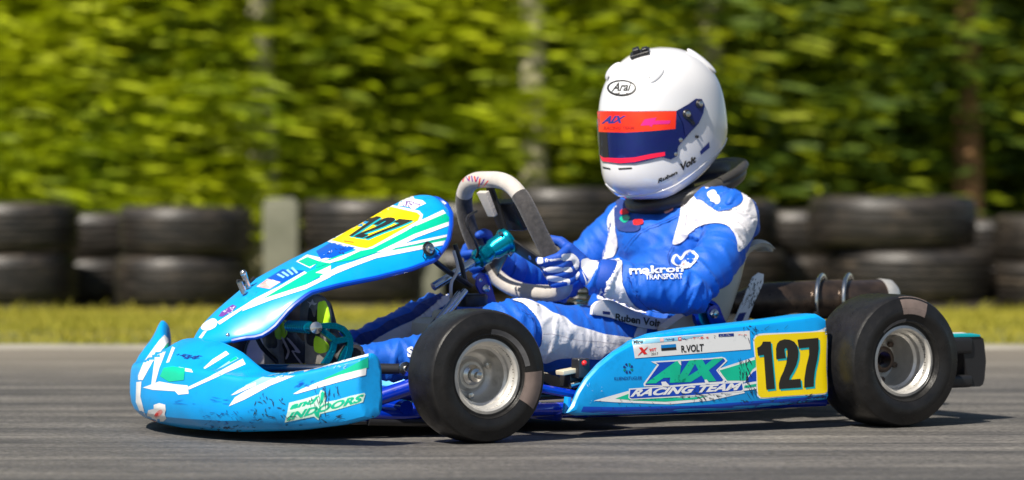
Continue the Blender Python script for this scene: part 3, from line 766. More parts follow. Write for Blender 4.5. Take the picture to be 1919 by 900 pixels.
MB().tube(crom([P(893, 396, y=-.02), P(878, 405, y=.02), P(874, 420, y=.03), P(888, 448, y=.03), P(896, 472, y=.02), P(888, 490, y=.0)], 5, False), .0028, 8).build('sensor_cable', M_black, SWH, KM)
# column bearing bracket (blue plate with bolt)
bk = MB()
c0 = P(898, 520, y=.035); c1 = P(925, 580, y=.06)
def plate(pts_px, y, th, bev=.0015): return MB().prism([P(a, b, y=y) for a, b in pts_px], (0, 1, 0), th, bev)
pl = plate([(890, 520), (896, 513), (905, 512), (912, 516), (917, 530), (926, 560), (935, 590), (916, 590), (905, 565), (890, 535)], .03, .006); pl.build('column_plate', M_frame, kart, KM)
MB().lathe([(.001, 0), (.0085, 0), (.0085, .004), (.005, .006), (.001, .007)], P(910, 541, y=.037), (0, 1, 0), 14).lathe([(.001, 0), (.004, 0), (.001, .001)], P(901, 525, y=.037), (0, 1, 0), 10).build('plate_bolt', M_steel, kart, KM)

# --- pedals
def pedal(y0, name, dx=0):
    pts = [(592, 613), (640, 611), (672, 618), (688, 640)]
bp_ = MB()
bp_.tube([P(541, 611, y=.03), P(588, 614, y=.145)], .0105, 14)
for k in range(9):
    q = P(541, 611, y=.03).lerp(P(588, 614, y=.145), .08 + .09 * k); dd = (P(588, 614, y=.145) - P(541, 611, y=.03)).normalized()
    bp_.lathe([(.0104, -.0022), (.0125, -.001), (.0125, .001), (.0104, .0022)], q, dd, 16)
PED = bp_.build('brake_pedal', M_anod, kart, KM)
yb = .150
fr = MB()
def strip(pp, wd, y=yb, th=.010):
    pts3 = [P(a, b, y=y) for a, b in pp]
    poly_l = []; poly_r = []
    for i, p in enumerate(pts3):
        tt = (pts3[min(i + 1, len(pts3) - 1)] - pts3[max(i - 1, 0)]).normalized(); n_ = V3((-tt.z, 0, tt.x)); ww = wd if not isinstance(wd, list) else wd[i]
        poly_l.append(p + n_ * ww); poly_r.append(p - n_ * ww)
    for i in range(len(pts3) - 1):
        fr.prism([poly_l[i], poly_l[i + 1], poly_r[i + 1], poly_r[i]], (0, 1, 0), th + i * .0004)
strip(crom([P(597, 612, y=yb), P(622, 611, y=yb), P(640, 618, y=yb), P(651, 634, y=yb), P(652, 655, y=yb), P(645, 680, y=yb)], 4, False) and [(597, 612), (612, 610), (626, 611), (638, 616), (647, 625), (652, 637), (652, 652), (648, 668), (640, 684)], .0060)
strip([(600, 618), (610, 626), (619, 633), (626, 640)], .0055); strip([(648, 634), (640, 637), (632, 638), (624, 640)], .0055)
strip([(624, 640), (621, 655), (614, 670), (604, 684)], .0055); strip([(648, 650), (640, 664), (632, 684)], .0048)
fr.build('pedal_arm', M_anod, PED, KM)
MB().lathe([(.001, 0), (.011, 0), (.012, .003), (.012, .010), (.006, .012), (.001, .013)], P(591, 615, y=.152), (.3, 1, .1), 18).build('pedal_bolt', M_steel, PED, KM)
gp = MB(); gp.tube(crom([P(478, 625, y=-.13), P(492, 652, y=-.12), P(516, 676, y=-.10), P(530, 690, y=-.09)], 4, False), .005, 8); gp.tube([P(478, 625, y=-.17), P(478, 625, y=-.05)], .006)
gp.build('throttle_pedal', M_black, kart, KM)

# --- seat
def seat():
    st_ = [((.52, .105), (0, 1), .145, .030), ((.44, .066), (.05, 1), .165, .070), ((.35, .055), (.2, .97), .175, .110), ((.275, .075), (.6, .8), .178, .150), ((.225, .13), (.86, .5), .182, .150), ((.182, .21), (.92, .38), .186, .110),
           ((.150, .285), (.94, .3), .184, .085), ((.128, .340), (.96, .25), .178, .050), ((.108, .362), (.7, .6), .170, .020), ((.088, .366), (.3, .9), .166, .008), ((.070, .358), (-.2, 1), .160, .004)]
    rings = []
    for (cx, cz), n, w_, h in st_:
        c = V3((cx, 0, cz)); nn = V3((n[0], 0, n[1])).normalized(); s = []
        cr = min(.05, h)
        pts2 = []
        pts2.append((-w_ - .012, h)); pts2.append((-w_ - .004, h + .003)); pts2.append((-w_, h - .005)); pts2.append((-w_ + .004, cr))
        for k in range(1, 5): a = math.pi / 2 * k / 5; pts2.append((-w_ + .004 + cr * (1 - math.cos(a)), cr * (1 - math.sin(a))))
        for k in range(-3, 4): pts2.append(((w_ - cr) * k / 3.5, -.0))
        for k in range(4, 0, -1): a = math.pi / 2 * k / 5; pts2.append((w_ - .004 - cr * (1 - math.cos(a)), cr * (1 - math.sin(a))))
        pts2 += [(w_ - .004, cr), (w_, h - .005), (w_ + .004, h + .003), (w_ + .012, h)]
        inner = [c + V3((0, y, 0)) + nn * v for y, v in pts2]
        outer_ = [c + V3((0, y * 1.03 + (.004 if y > 0 else -.004), 0)) + nn * (v - .006) for y, v in reversed(pts2)]
        rings.append(inner + outer_)
    rr = []
    for i in range(len(rings) - 1):
        a, b, c, d = rings[max(i - 1, 0)], rings[i], rings[i + 1], rings[min(i + 2, len(rings) - 1)]
        for k in range(4):
            t = k / 4
            rr.append([0.5 * ((2 * q) + (r_ - p) * t + (2 * p - 5 * q + 4 * r_ - s) * t * t + (3 * q - p - 3 * r_ + s) * t ** 3) for p, q, r_, s in zip(a, b, c, d)])
    rr.append(rings[-1])
    return MB().loft(rr, True, True)
SEAT = seat().build('seat', M_seat, kart, KM, smooth=50)
# weights and stay on the left of the seat
sy = .224
rg = MB(); rg.lathe([(.001, -.012), (.030, -.012), (.033, -.008), (.033, .004), (.026, .006), (.024, -.004), (.001, -.004)], P(1326, 592, y=sy), (0, 1, .05), 36); rg.build('seat_weight', M_anodb, kart, KM)
MB().lathe([(.001, 0), (.022, 0), (.022, .002), (.001, .002)], P(1322, 592, y=sy - .0), (0, 1, .05), 28).build('weight_face', M_anod, kart, KM)
pl = plate([(1322, 585), (1327, 575), (1337, 571), (1346, 576), (1354, 595), (1368, 625), (1340, 625), (1328, 602)], sy + .012, .006); pl.build('seat_stay', M_frame, kart, KM)
MB().lathe([(.001, 0), (.010, 0), (.010, .004), (.006, .007), (.006, .012), (.001, .013)], P(1337, 588, y=sy + .018), (0, 1, 0), 14).build('stay_bolt', M_steel, kart, KM)
# sponsor strip on a plate behind the seat side
PLT = plate([(1367, 618), (1383, 580), (1408, 520), (1420, 511), (1430, 514), (1429, 530), (1408, 578), (1393, 618)], .175, .004); PLATE = PLT.build('sponsor_plate', M_white_v, kart, KM)

# --- exhaust
M_exh = mat('sooty brown steel', (0.045, 0.034, 0.028), 0.34, metal=0.6, col2=(0.11, 0.075, 0.055), vscale=26, rvar=0.1, bump=.1, bscale=90)
EY = .03
ea = P(1405, 568, y=EY); ez = .255
exl = P(1425, 565, y=EY).x; exr = P(1672, 575, y=EY).x
c_l = V3((exl + .03, EY, .240)); c_r = V3((exr, EY, .246)); L = (c_l - c_r).length; axx = (c_r - c_l).normalized()
ex = MB(); ex.lathe([(.001, -.055), (.022, -.05), (.024, -.03), (.034, .0), (.042, .04), (.043, .06), (.043, L * .62), (.0435, L * .62 + .002), (.041, L * .64), (.041, L - .035), (.036, L - .012), (.028, L - .002), (.012, L + .002), (.010, L - .004), (.001, L - .004)], c_l, axx, 40)
EXH = ex.build('exhaust_pipe', M_exh, kart, KM, smooth=40)
MB().lathe([(.0415, L - .038), (.0418, L - .032), (.039, L - .010), (.030, L + .001), (.020, L + .003), (.019, L - .0005)], c_l, axx, 40, closed=False).build('end_cap', M_alu, EXH, KM)
for pxr in (1540, 1590):
    cr_ = V3((P(pxr, 560, y=EY).x, EY, .243)); k = []
    for i in range(25):
        a = R(-20 + 220 * i / 24)
        k.append(cr_ + V3((.050 * math.cos(a), .050 * math.cos(a), .058 * math.sin(a) - .004)) + V3((0, .0, 0)))
    MB().tube(k, .0048, 10).build('retaining_spring', M_steel, EXH, KM)
    e_ = k[0]
    MB().tube([e_, e_ + V3((.0, .0, -.025))], .0058, 10).build('spring_hook', M_steel, EXH, KM)
    MB().tube([e_ + V3((0, 0, -.0)), e_ + V3((0, 0, -.008))], .0066, 10).build('spring_sleeve', M_black, EXH, KM)
# engine block and radiator on the far side, mostly hidden
en = MB()
en.box((.22, -.30, .13), (.17, .13, .14), bev=.012)
for k in range(7): en.box((.22, -.30, .205 + k * .014), (.14 - k * .004, .12, .005))
en.box((.10, -.30, .10), (.10, .10, .10), bev=.02)
en.build('engine', M_alu, kart, KM)
MB().box((.33, -.30, .20), (.07, .10, .08), bev=.02).build('airbox', M_black, kart, KM)
MB().tube([(-.0, -.42, RR_), (0, .42, RR_)], .0135, 20).build('rear_axle', M_dsteel, kart, KM)
MB().lathe([(.001, -.002), (.09, -.002), (.09, .002), (.001, .002)], (0, -.12, RR_), (0, 1, 0), 40).build('sprocket', M_steel, kart, KM)
dark = MB(); dark.box((-.02, .2, .09), (.10, .05, .10), bev=.01); dark.box((.04, .05, .17), (.12, .16, .05), bev=.01); dark.build('brake_caliper', M_black, kart, KM)
MB().lathe([(.02, -.002), (.085, -.002), (.085, .002), (.02, .002)], (0, .15, RR_), (0, 1, 0), 40, closed=True).build('brake_disc', M_steel, kart, KM)
# --- rear bumper
bprof = []
yb_ = .46
px_b = [(1772, 632), (1836, 631), (1841, 636), (1845, 700), (1845, 721), (1838, 727), (1772, 727)]
pts = [P(a, b, y=yb_) for a, b in px_b]
hole = [P(a, b, y=yb_) for a, b in [(1796, 672), (1804, 676), (1807, 686), (1806, 698), (1796, 699)]]
x0 = pts[0].x; x1 = pts[3].x; zt_ = pts[0].z; zb_ = pts[-1].z
rbm = MB()
def bump_sec(y, curve):
    xr = x1 + .0 + .03 * curve
    return [V3((xr + .085, y, zt_ - .004)), V3((xr + .012, y, zt_)), V3((xr + .003, y, zt_ - .006)), V3((xr, y, zt_ - .02)), V3((xr - .004, y, (zt_ + zb_) / 2)), V3((xr, y, zb_ + .015)), V3((xr + .004, y, zb_ + .004)), V3((xr + .012, y, zb_)), V3((xr + .04, y, zb_)),
            V3((xr + .042, y, zb_ + .02)), V3((xr + .05, y, (zt_ + zb_) / 2)), V3((xr + .055, y, zt_ - .035)), V3((xr + .085, y, zt_ - .03))]
rings = []
for i in range(25):
    y = -.50 + .96 * i / 24; rings.append(bump_sec(y, 0))
rbm.loft(rings, True, True)
# forward arm at the end, with its opening
za, zb2 = zt_, zb_
xa = x1 + .115
rbm.box(((xa + x1) / 2 + .04, .44, (zt_ + zb_) / 2 + .034), (.13, .05, .035), bev=.008)
rbm.box(((xa + x1) / 2 + .04, .44, zb_ + .012), (.13, .05, .026), bev=.008)
RB = rbm.build('rear_bumper', M_black, kart, KM, smooth=40)
g_ = MB(); g_.prism([V3((x1 + .100, .430, zt_ + .0015)), V3((x1 + .013, .430, zt_ + .0015)), V3((x1 + .013, .462, zt_ - .0005)), V3((x1 + .10, .462, zt_ - .0005))], (0, 0, 1), .004); g_.build('bumper_sticker', M_turq_v, RB, KM)
g_ = MB(); g_.prism([V3((x1 + .10, .4, zt_ + .003)), V3((x1 + .013, .4, zt_ + .003)), V3((x1 + .013, .430, zt_ + .001)), V3((x1 + .10, .430, zt_ + .001))], (0, 0, 1), .003); g_.build('bumper_sticker', M_white_v, RB, KM)
# ------------------------------------------------------------------ the driver
PO = V3((.30, .0, .06)); PM = KM @ Matrix.Translation(PO)
bones = [
 ((.34, .08, .13), (.34, -.08, .13), .080, .080),
 ((.325, .05, .15), (.275, .05, .28), .088, .086), ((.315, -.05, .15), (.262, -.05, .28), .092, .094),
 ((.270, .055, .27), (.216, .072, .372), .086, .090), ((.255, -.06, .27), (.225, -.072, .372), .094, .092),
 ((.185, .10, .408), (.215, -.10, .410), .080, .080),
 ((.215, .0, .43), (.240, .0, .475), .070, .060),
 ((.190, .115, .425), (.168, .160, .420), .068, .060), ((.205, -.12, .425), (.225, -.165, .410), .066, .058),
 ((.375, .085, .185), (.30, .10, .21), .070, .078),
]
armL = [((.168, .160, .418), (.245, .232, .345), .059, .049), ((.245, .232, .345), (.340, .256, .276), .048, .047), ((.338, .256, .274), (.43, .235, .284), .049, .050), ((.43, .235, .284), (.512, .194, .302), .048, .037)]
armR = [((.225, -.170, .405), (.300, -.205, .335), .056, .047), ((.300, -.205, .335), (.375, -.215, .275), .047, .043), ((.375, -.215, .275), (.46, -.205, .302), .043, .040), ((.46, -.205, .302), (.54, -.180, .330), .040, .034)]
legL = [((.36, .09, .135), (.54, .150, .168), .084, .080), ((.54, .150, .168), (.70, .180, .198), .078, .064), ((.70, .180, .198), (.735, .182, .200), .062, .060), ((.735, .182, .195), (.88, .15, .152), .058, .048), ((.88, .15, .152), (1.035, .122, .140), .047, .037)]
legR = [((.36, -.09, .13), (.54, -.14, .160), .082, .078), ((.54, -.14, .160), (.69, -.160, .205), .074, .058), ((.69, -.160, .205), (.72, -.160, .205), .056, .054), ((.72, -.160, .205), (.87, -.135, .160), .052, .044), ((.87, -.135, .160), (1.02, -.12, .140), .043, .036)]
allb = bones + armL + armR + legL + legR
def remesh(mb, voxel, name, m, parent, M, smooth_it=6, dec=None):
    me = mb.mesh(name, 0); me.materials.append(m); o = bpy.data.objects.new(name, me); link(o, parent, M)
    a = o.modifiers.new('r', 'REMESH'); a.mode = 'VOXEL'; a.voxel_size = voxel; a.use_smooth_shade = True
    b = o.modifiers.new('s', 'SMOOTH'); b.factor = .6; b.iterations = smooth_it
    bake(o); o.data.shade_smooth(); return o
mb = MB()
for a, b, ra, rb in allb: mb.capsule(a, b, ra, rb, 20)
mb.ball((.27, .0, .37), (.07, .11, .07))
mb.v = [v - PO for v in mb.v]
person = remesh(mb, .0050, 'person', M_suitb, None, PM, 10)
tag(person, 'seated kart driver in blue and white racing suit gripping the wheel', 'person')
# cloth folds: across the limb at the joints, long and soft elsewhere
def seg_t(p, a, b):
    d = b - a; t = max(0, min(1, (p - a).dot(d) / d.length_squared)); return t, (p - (a + d * t)).length
me = person.data
bon = [(V3(a), V3(b), ra, rb) for a, b, ra, rb in allb]
joints = [V3((.338, .256, .272)), V3((.375, -.215, .275)), V3((.19, .17, .39)), V3((.71, .185, .20)), V3((.70, -.165, .215)), V3((.36, .1, .16)), V3((.50, .21, .31)), V3((1.0, .125, .105)), V3((1.0, -.13, .13)), V3((.27, .06, .20))]
nn = [v.normal.copy() for v in me.vertices]
for v, n in zip(me.vertices, nn):
    p = v.co + PO; best = None
    for a, b, ra, rb in bon:
        t, d = seg_t(p, a, b); r = ra + (rb - ra) * t
        if best is None or d - r < best[0]: best = (d - r, a, b)
    ax = (best[2] - best[1]).normalized(); al = p.dot(ax)
    jd = min((p - j).length for j in joints); k = math.exp(-(jd / .085) ** 2)
    q = p - ax * al
    s1 = noise.noise(V3((q.x * 8, q.y * 8, q.z * 8)) + ax * al * 30 + V3((3, 1, 7)))
    s4 = noise.noise(V3((q.x * 13, q.y * 13, q.z * 13)) + ax * al * 52 + V3((1, 8, 2)))
    s2 = noise.noise(p * 15 + V3((9, 2, 5))); s3 = noise.noise(p * 46)
    r1 = max(0, 1 - abs(s1) * 4.2) ** 1.6; r4 = max(0, 1 - abs(s4) * 4.5) ** 1.5
    d = (.0085 * k + .0022) * (r1 - .35) + (.0045 * k + .0010) * (r4 - .35) + .0050 * s2 * (.6 + .6 * k) + .0008 * s3
    v.co += n * d
me.update()
# the blue suit over the far shin is darker: it is part of the same cloth
# --- hands: fists closed on the rim
def unit(v): v = V3(v); v.normalize(); return v
def hand(a_ring, side, elbow, parent):
    """a_ring: angle on the steering wheel; side +1 = left hand"""
    Pc = swring(R(a_ring)); T = (swring(R(a_ring + 2)) - swring(R(a_ring - 2))).normalized() * (1 if side > 0 else -1)   # towards the top of the wheel
    Ro = unit(Pc - SC); Ro = (Ro - T * Ro.dot(T)).normalized(); N = SN
    def ringp(ang, r, off): return Pc + T * off + (N * math.cos(R(ang)) + Ro * math.sin(R(ang))) * r
    Wr = Pc + (V3(elbow) - Pc).normalized() * .070 + Ro * .006
    mb = MB()
    kn = []
    for i in range(4):
        off = (1.5 - i) * .0188; ln = [.96, 1.0, 1.0, .88][i]
        k0 = ringp(36, .040, off * 1.02); k1 = ringp(100 - (3 - i) * 2, .0345, off); k2 = ringp(168, .0300, off * .97); k3 = ringp(222 * ln, .0275, off * .95)
        mb.capsule(k0, k1, .0105, .0100, 12); mb.capsule(k1, k2, .0098, .0090, 12); mb.capsule(k2, k3, .0088, .0078, 12); kn.append(k0)
        base = Wr + T * off * .55
        mb.capsule(k0, base, .0125, .0155, 12)
    mb.capsule(kn[0], kn[3], .0125, .0120)
    # thumb leaves the side of the palm near its base, lies along the rim on the driver's side
    b0 = Wr.lerp(kn[0], .38) + T * .012; b1 = ringp(-6, .036, .040); b2 = ringp(-42, .031, .052); b3 = ringp(-78, .028, .056)
    mb.capsule(b0, b1, .0145, .0115, 12); mb.capsule(b1, b2, .0110, .0098, 12); mb.capsule(b2, b3, .0096, .0082, 12)
    # cuff
    e = (V3(elbow) - Wr).normalized()
    mb.capsule(Wr, Wr + e * .03, .0300, .0330, 18)
    gl = remesh(mb, .0026, 'glove', M_glove, parent, KM, 3)
    cf = MB(); cf.tube([Wr + e * .010, Wr + e * .016, Wr + e * .040, Wr + e * .043], [.034, .0365, .0405, .039], 24); cuff = cf.build('cuff', M_glove, gl, KM, smooth=60)
    return gl, cuff, Pc, T, Ro, Wr, kn, e
GL = hand(-15, 1, (.36, .262, .265), person)
GR = hand(190, -1, (.40, -.225, .280), person)

# --- boots
def boot(heel, toe, yaw, leg_end, parent):
    heel, toe = V3(heel), V3(toe); d = (toe - heel).normalized(); up = V3((-math.cos(R(yaw)), -math.sin(R(yaw)), 0)); up = (up - d * up.dot(d)).normalized(); L = (toe - heel).length
    s = up.cross(d).normalized(); mb = MB()
    mb.capsule(heel + up * .032 + d * .018, heel + up * .026 + d * .08, .031, .030, 16)
    for k in (-.010, .010): mb.capsule(heel + up * .022 + d * .07 + s * k, toe + up * .016 - d * .030 + s * k, .028, .019, 16)
    ank = heel + up * .050 + d * .030
    mb.capsule(heel + up * .035 + d * .02, ank, .033, .036, 16); mb.capsule(heel + up * .03 + d * .07, ank + up * .01, .030, .034, 16)
    mb.capsule(ank, leg_end, .034, .036, 16)
    bt = remesh(mb, .0035, 'boot', M_boot, parent, KM, 4)
    prof = [(0, .014), (.02 * L, .024), (.12 * L, .030), (.35 * L, .027), (.5 * L, .029), (.72 * L, .038), (.88 * L, .034), (.97 * L, .020), (L, .005)]
    poly = [heel + d * t + s * w_ for t, w_ in prof] + [heel + d * t - s * w_ for t, w_ in reversed(prof)]
    poly = resample(poly, .008)
    so = MB().prism([p - up * .002 for p in poly], up, .012, bev=.003); sole = so.build('sole', M_sole, bt, KM, smooth=40)
    return bt, sole, d, up, s, L
BL = boot(P(594, 702, y=.10), P(588, 552, y=.10), 24, (1.04, .122, .140), person)
BR_ = boot(P(512, 705, y=-.115), P(508, 588, y=-.115), 10, (1.01, -.12, .142), person)
def boot_patch(B, heel_t0, t1, s0, s1, th, m, name):
    bt, sole, d, up, s, L = B
    v = [q.co for q in sole.data.vertices]; heel = sum(v, V3()) / len(v)
    c = heel
    p = [c + d * (heel_t0 - .5) * L + s * s0, c + d * (t1 - .5) * L + s * s0, c + d * (t1 - .5) * L + s * s1, c + d * (heel_t0 - .5) * L + s * s1]
    return p

# --- helmet
HC = P(1240, 230, y=.02); HYAW = R(4)
Hx = Matrix.Translation(HC) @ Matrix.Rotation(HYAW, 4, 'Z') @ Matrix.Rotation(R(3), 4, 'Y')
HM = KM @ Hx
def helmet_point(th, z):
    """th 0 = front, z -1..1 up; local metres"""
    pass
def hprof(z):
    # z(m): front x, back x, half width
    return interp(z, [(-.160, (.078, -.110, .066)), (-.156, (.096, -.124, .080)), (-.146, (.116, -.133, .093)), (-.128, (.129, -.140, .103)), (-.105, (.136, -.144, .109)), (-.075, (.140, -.147, .113)), (-.04, (.1415, -.148, .115)), (.0, (.1415, -.147, .116)), (.035, (.139, -.144, .115)), (.06, (.134, -.139, .1125)), (.08, (.126, -.132, .109)), (.100, (.115, -.122, .101)), (.118, (.100, -.108, .091)), (.134, (.083, -.091, .077)), (.146, (.064, -.072, .061)), (.154, (.044, -.051, .043)), (.1595, (.022, -.028, .023)), (.161, (-.002, -.004, .001))])
rings = []
zs = [-.160, -.156, -.146, -.128, -.105, -.075, -.05, -.025, 0, .025, .05, .075, .095, .112, .127, .139, .148, .154, .1585, .161]
for z in zs:
    f_, b_, w_ = hprof(z); cx = (f_ + b_) / 2; ax_ = (f_ - b_) / 2; r = []
    for j in range(64):
        a = 2 * math.pi * j / 64; c_, s_ = math.cos(a), math.sin(a); e = 2 / 2.15
        x = cx + ax_ * math.copysign(abs(c_) ** e, c_); y = w_ * math.copysign(abs(s_) ** e, s_)
        # rear of the rim is higher than the chin
        zz = z
        if z < -.01:
            lift = .112 * max(0, min(1, (.045 - x) / .185)) ** 1.25; zz = z + lift * min(1, (-.01 - z) / .15)
        if z < -.06 and c_ > 0: x += .005 * c_ ** 2 * math.exp(-((z + .112) / .025) ** 2)
        r.append(V3((x, y, zz)))
    rings.append(r)
mb = MB().loft(rings, True, False)
# inner wall so that the shell has an open base
inner = [[V3((p.x * .93, p.y * .92, p.z + .002)) for p in r] for r in rings[:8]]
n0 = len(mb.v)
mb2 = MB().loft(list(reversed(inner)) + [rings[0]], True, False)
mb.v += mb2.v; mb.f += [tuple(i + n0 for i in f) for f in mb2.f]
HEL = mb.build('helmet', M_helmet, person, HM, smooth=0)
bm = bmesh.new(); bm.from_mesh(HEL.data); bmesh.ops.remove_doubles(bm, verts=bm.verts[:], dist=.0002); bmesh.ops.recalc_face_normals(bm, faces=bm.faces[:]); bm.to_mesh(HEL.data); bm.free()
m_ = HEL.modifiers.new('s', 'SUBSURF'); m_.levels = 2; bake(HEL); HEL.data.shade_smooth()
KHM = Hx
def hb(): return None
# head inside the helmet, dark lining
MB().ball((.0, 0, -.02), (.095, .085, .115), 24, 16).build('lining', M_blackm, HEL, HM)
# collar / neck brace
nb = MB(); c = V3((.180, .0, .487))
ringp_ = []
for i in range(40):
    a = 2 * math.pi * i / 40
    ringp_.append(c + V3((math.cos(a) * .108, math.sin(a) * .116, -.040 * math.cos(a))))
nb.tube(ringp_, .022, 14, closed=True, flat=.85)
COLLAR = remesh(nb, .005, 'neck_collar', M_collar, person, KM, 4)
MB().tube([c + (p - c) * 1.07 + V3((-.004, 0, .014)) for p in ringp_[10:31]], .013, 10, flat=.7).build('collar_rim', M_collar, COLLAR, KM, smooth=60)
MB().capsule((.225, 0, .43), (.25, .0, .53), .066, .070, 24).build('balaclava', M_blackm, person, KM)
# ------------------------------------------------------------------ printed marks, stickers, sewn panels: thin sheets laid on the surface they belong to
from mathutils.geometry import tessellate_polygon
BV = {}
def bvh_of(o):
    if o.name not in BV:
        M = WORLDM[o.name]; BV[o.name] = BVHTree.FromPolygons([tuple(M @ v.co) for v in o.data.vertices], [tuple(p.vertices) for p in o.data.polygons])
    return BV[o.name]
CR = {'A': (350, 350, 2.904), 'B': (600, 350, 3.3333), 'C': (240, 600, 3.913), 'D': (460, 530, 3.215), 'E': (830, 320, 3.215), 'F': (1060, 580, 4.093), 'G': (1300, 580, 4.093), 'H': (640, 540, 3.46), 'I': (960, 540, 3.46),
      'K': (1110, 80, 2.904), 'L': (1000, 440, 5.0), 'T': (1130, 300, 2.8125), 'S': (1230, 440, 4.083), 'N': (520, 700, 8.183), 'Q': (1180, 615, 7.996), 'U': (1370, 500, 7.5), 'X': (0, 0, 1.0), 'Y': (850, 320, 11.25)}
def cv(k, pts):
    x0, y0, s = CR[k]; return [(x0 + x / s, y0 + y / s) for x, y in pts]
PEND = {}
def lay(geo, target, m, off=.0012, step=5.0, name=None, jump=.03, cond=None):
    """geo: (verts2d, faces) in photograph pixels; draped on target. name: own child object, else part of the target's mesh"""
    v2, f2 = geo
    bm = bmesh.new(); vs = [bm.verts.new((x, y, 0)) for x, y in v2]
    for f in f2:
        try: bm.faces.new([vs[i] for i in f])
        except ValueError: pass
    xs = [p[0] for p in v2]; ys = [p[1] for p in v2]
    for ax_, lo, hi in ((0, min(xs), max(xs)), (1, min(ys), max(ys))):
        k = math.floor(lo / step) * step + step
        while k < hi:
            co = [0, 0, 0]; no = [0, 0, 0]; co[ax_] = k; no[ax_] = 1
            bmesh.ops.bisect_plane(bm, geom=bm.verts[:] + bm.edges[:] + bm.faces[:], plane_co=co, plane_no=no, dist=1e-5); k += step
    bmesh.ops.remove_doubles(bm, verts=bm.verts[:], dist=0.01)
    bm.verts.ensure_lookup_table(); bm.verts.index_update()
    tg = target if isinstance(target, (list, tuple)) else [target]
    pos = []
    def shot(x, y):
        d = ray(x, y); best = None
        for o in tg:
            h = bvh_of(o).ray_cast(CO, d)
            if h[0] is not None and cond is not None and not cond(KI @ h[0]): h = bvh_of(o).ray_cast(h[0] + d * .03, d)
            if h[0] is not None and cond is not None and not cond(KI @ h[0]): h = bvh_of(o).ray_cast(h[0] + d * .03, d)
            if h[0] is not None and (cond is None or cond(KI @ h[0])):
                if best is None or (h[0] - CO).length < best[1]:
                    n = h[1] if h[1].dot(d) < 0 else -h[1]
                    oo = off * (.9 if o is person else .42); best = (h[0] + n * oo - d * oo * .3, (h[0] - CO).length)
        return best
    for v in bm.verts:
        best = shot(v.co.x, v.co.y)
        if best is None and cond is None:      # just past the outline: turn the edge in
            for rr in (1.5, 3, 5, 7.5, 10):
                for k in range(8):
                    best = shot(v.co.x + rr * math.cos(k * .7854), v.co.y + rr * math.sin(k * .7854))
                    if best: break
                if best: break
        pos.append(best[0] if best else None)
    faces = []
    for f in bm.faces:
        idx = [v.index for v in f.verts]
        if any(pos[i] is None for i in idx): continue
        if any((pos[idx[i]] - pos[idx[i - 1]]).length > jump for i in range(len(idx))): continue
        faces.append(idx)
    bm.free()
    used = sorted({i for f in faces for i in f}); mp = {i: k for k, i in enumerate(used)}
    V = [pos[i] for i in used]; Fc = [tuple(mp[i] for i in f) for f in faces]
    if not Fc: print('EMPTY STICKER', name, m.name, v2[:2]); return None
    t0 = tg[0]
    if name:
        Mi = KI; me = bpy.data.meshes.new(name); me.from_pydata([tuple(Mi @ p) for p in V], [], Fc)
        fix_normals(me, KM); me.materials.append(m); me.shade_smooth()
        return link(bpy.data.objects.new(name, me), t0, KM)
    PEND.setdefault(t0.name, []).append((V, Fc, m)); return None
def fix_normals(me, M):
    bm = bmesh.new(); bm.from_mesh(me)
    for f in bm.faces:
        c = M @ f.calc_center_median()
        if (M.to_3x3() @ f.normal).dot(CO - c) < 0: f.normal_flip()
    bm.to_mesh(me); bm.free()
def flush():
    for nm, lst in PEND.items():
        o = bpy.data.objects[nm]; Mi = WORLDM[nm].inverted(); me = o.data
        bm = bmesh.new(); bm.from_mesh(me)
        for V, Fc, m in lst:
            names = [x.name for x in me.materials]
            if m.name not in names: me.materials.append(m)
            mi = [x.name for x in me.materials].index(m.name)
            vs = [bm.verts.new(Mi @ p) for p in V]
            for f in Fc:
                try: q = bm.faces.new([vs[i] for i in f])
                except ValueError: continue
                q.material_index = mi; q.smooth = True
                q.normal_update()
                if (WORLDM[nm].to_3x3() @ q.normal).dot(CO - WORLDM[nm] @ q.calc_center_median()) < 0: q.normal_flip()
        bm.to_mesh(me); bm.free()
    PEND.clear()
def poly(k, pts):
    p = cv(k, pts); t = tessellate_polygon([[V3((x, y, 0)) for x, y in p]]); return p, [tuple(f) for f in t]
def polyc(k, pts, n=5):
    q = crom([V3((x, y, 0)) for x, y in pts], n); return poly(k, [(v.x, v.y) for v in q])
def ST(k, pts, target, m, off=.0012, **kw): return lay(poly(k, pts), target, m, off, **kw)
def SC_(k, pts, target, m, off=.0012, **kw): return lay(polyc(k, pts), target, m, off, **kw)
_txt = {}
def text_geo(s, bold=0.0, shear=0.0):
    key = (s, bold, shear)
    if key not in _txt:
        cu = bpy.data.curves.new('lettering', 'FONT'); cu.body = s; cu.offset = bold; cu.shear = shear; cu.resolution_u = 3; cu.fill_mode = 'FRONT'
        o = bpy.data.objects.new('lettering', cu); COL.objects.link(o); bpy.context.view_layer.update()
        me = o.to_mesh(); v = [(q.co.x, q.co.y) for q in me.vertices]; f = [tuple(p.vertices) for p in me.polygons]; o.to_mesh_clear()
        bpy.data.objects.remove(o); bpy.data.curves.remove(cu)
        x0 = min(p[0] for p in v); x1 = max(p[0] for p in v); y0 = min(p[1] for p in v); y1 = max(p[1] for p in v)
        _txt[key] = ([((x - x0) / (x1 - x0), (y - y0) / (y1 - y0)) for x, y in v], f)
    return _txt[key]
def TX(k, s, bl, br, tr, tl, target, m, off=.0018, bold=0.0, shear=0.0, **kw):
    v, f = text_geo(s, bold, shear); q = cv(k, [bl, br, tr, tl]); o = []
    for u, w_ in v:
        x = (1 - w_) * ((1 - u) * q[0][0] + u * q[1][0]) + w_ * ((1 - u) * q[3][0] + u * q[2][0])
        y = (1 - w_) * ((1 - u) * q[0][1] + u * q[1][1]) + w_ * ((1 - u) * q[3][1] + u * q[2][1]); o.append((x, y))
    return lay((o, f), target, m, off, **kw)
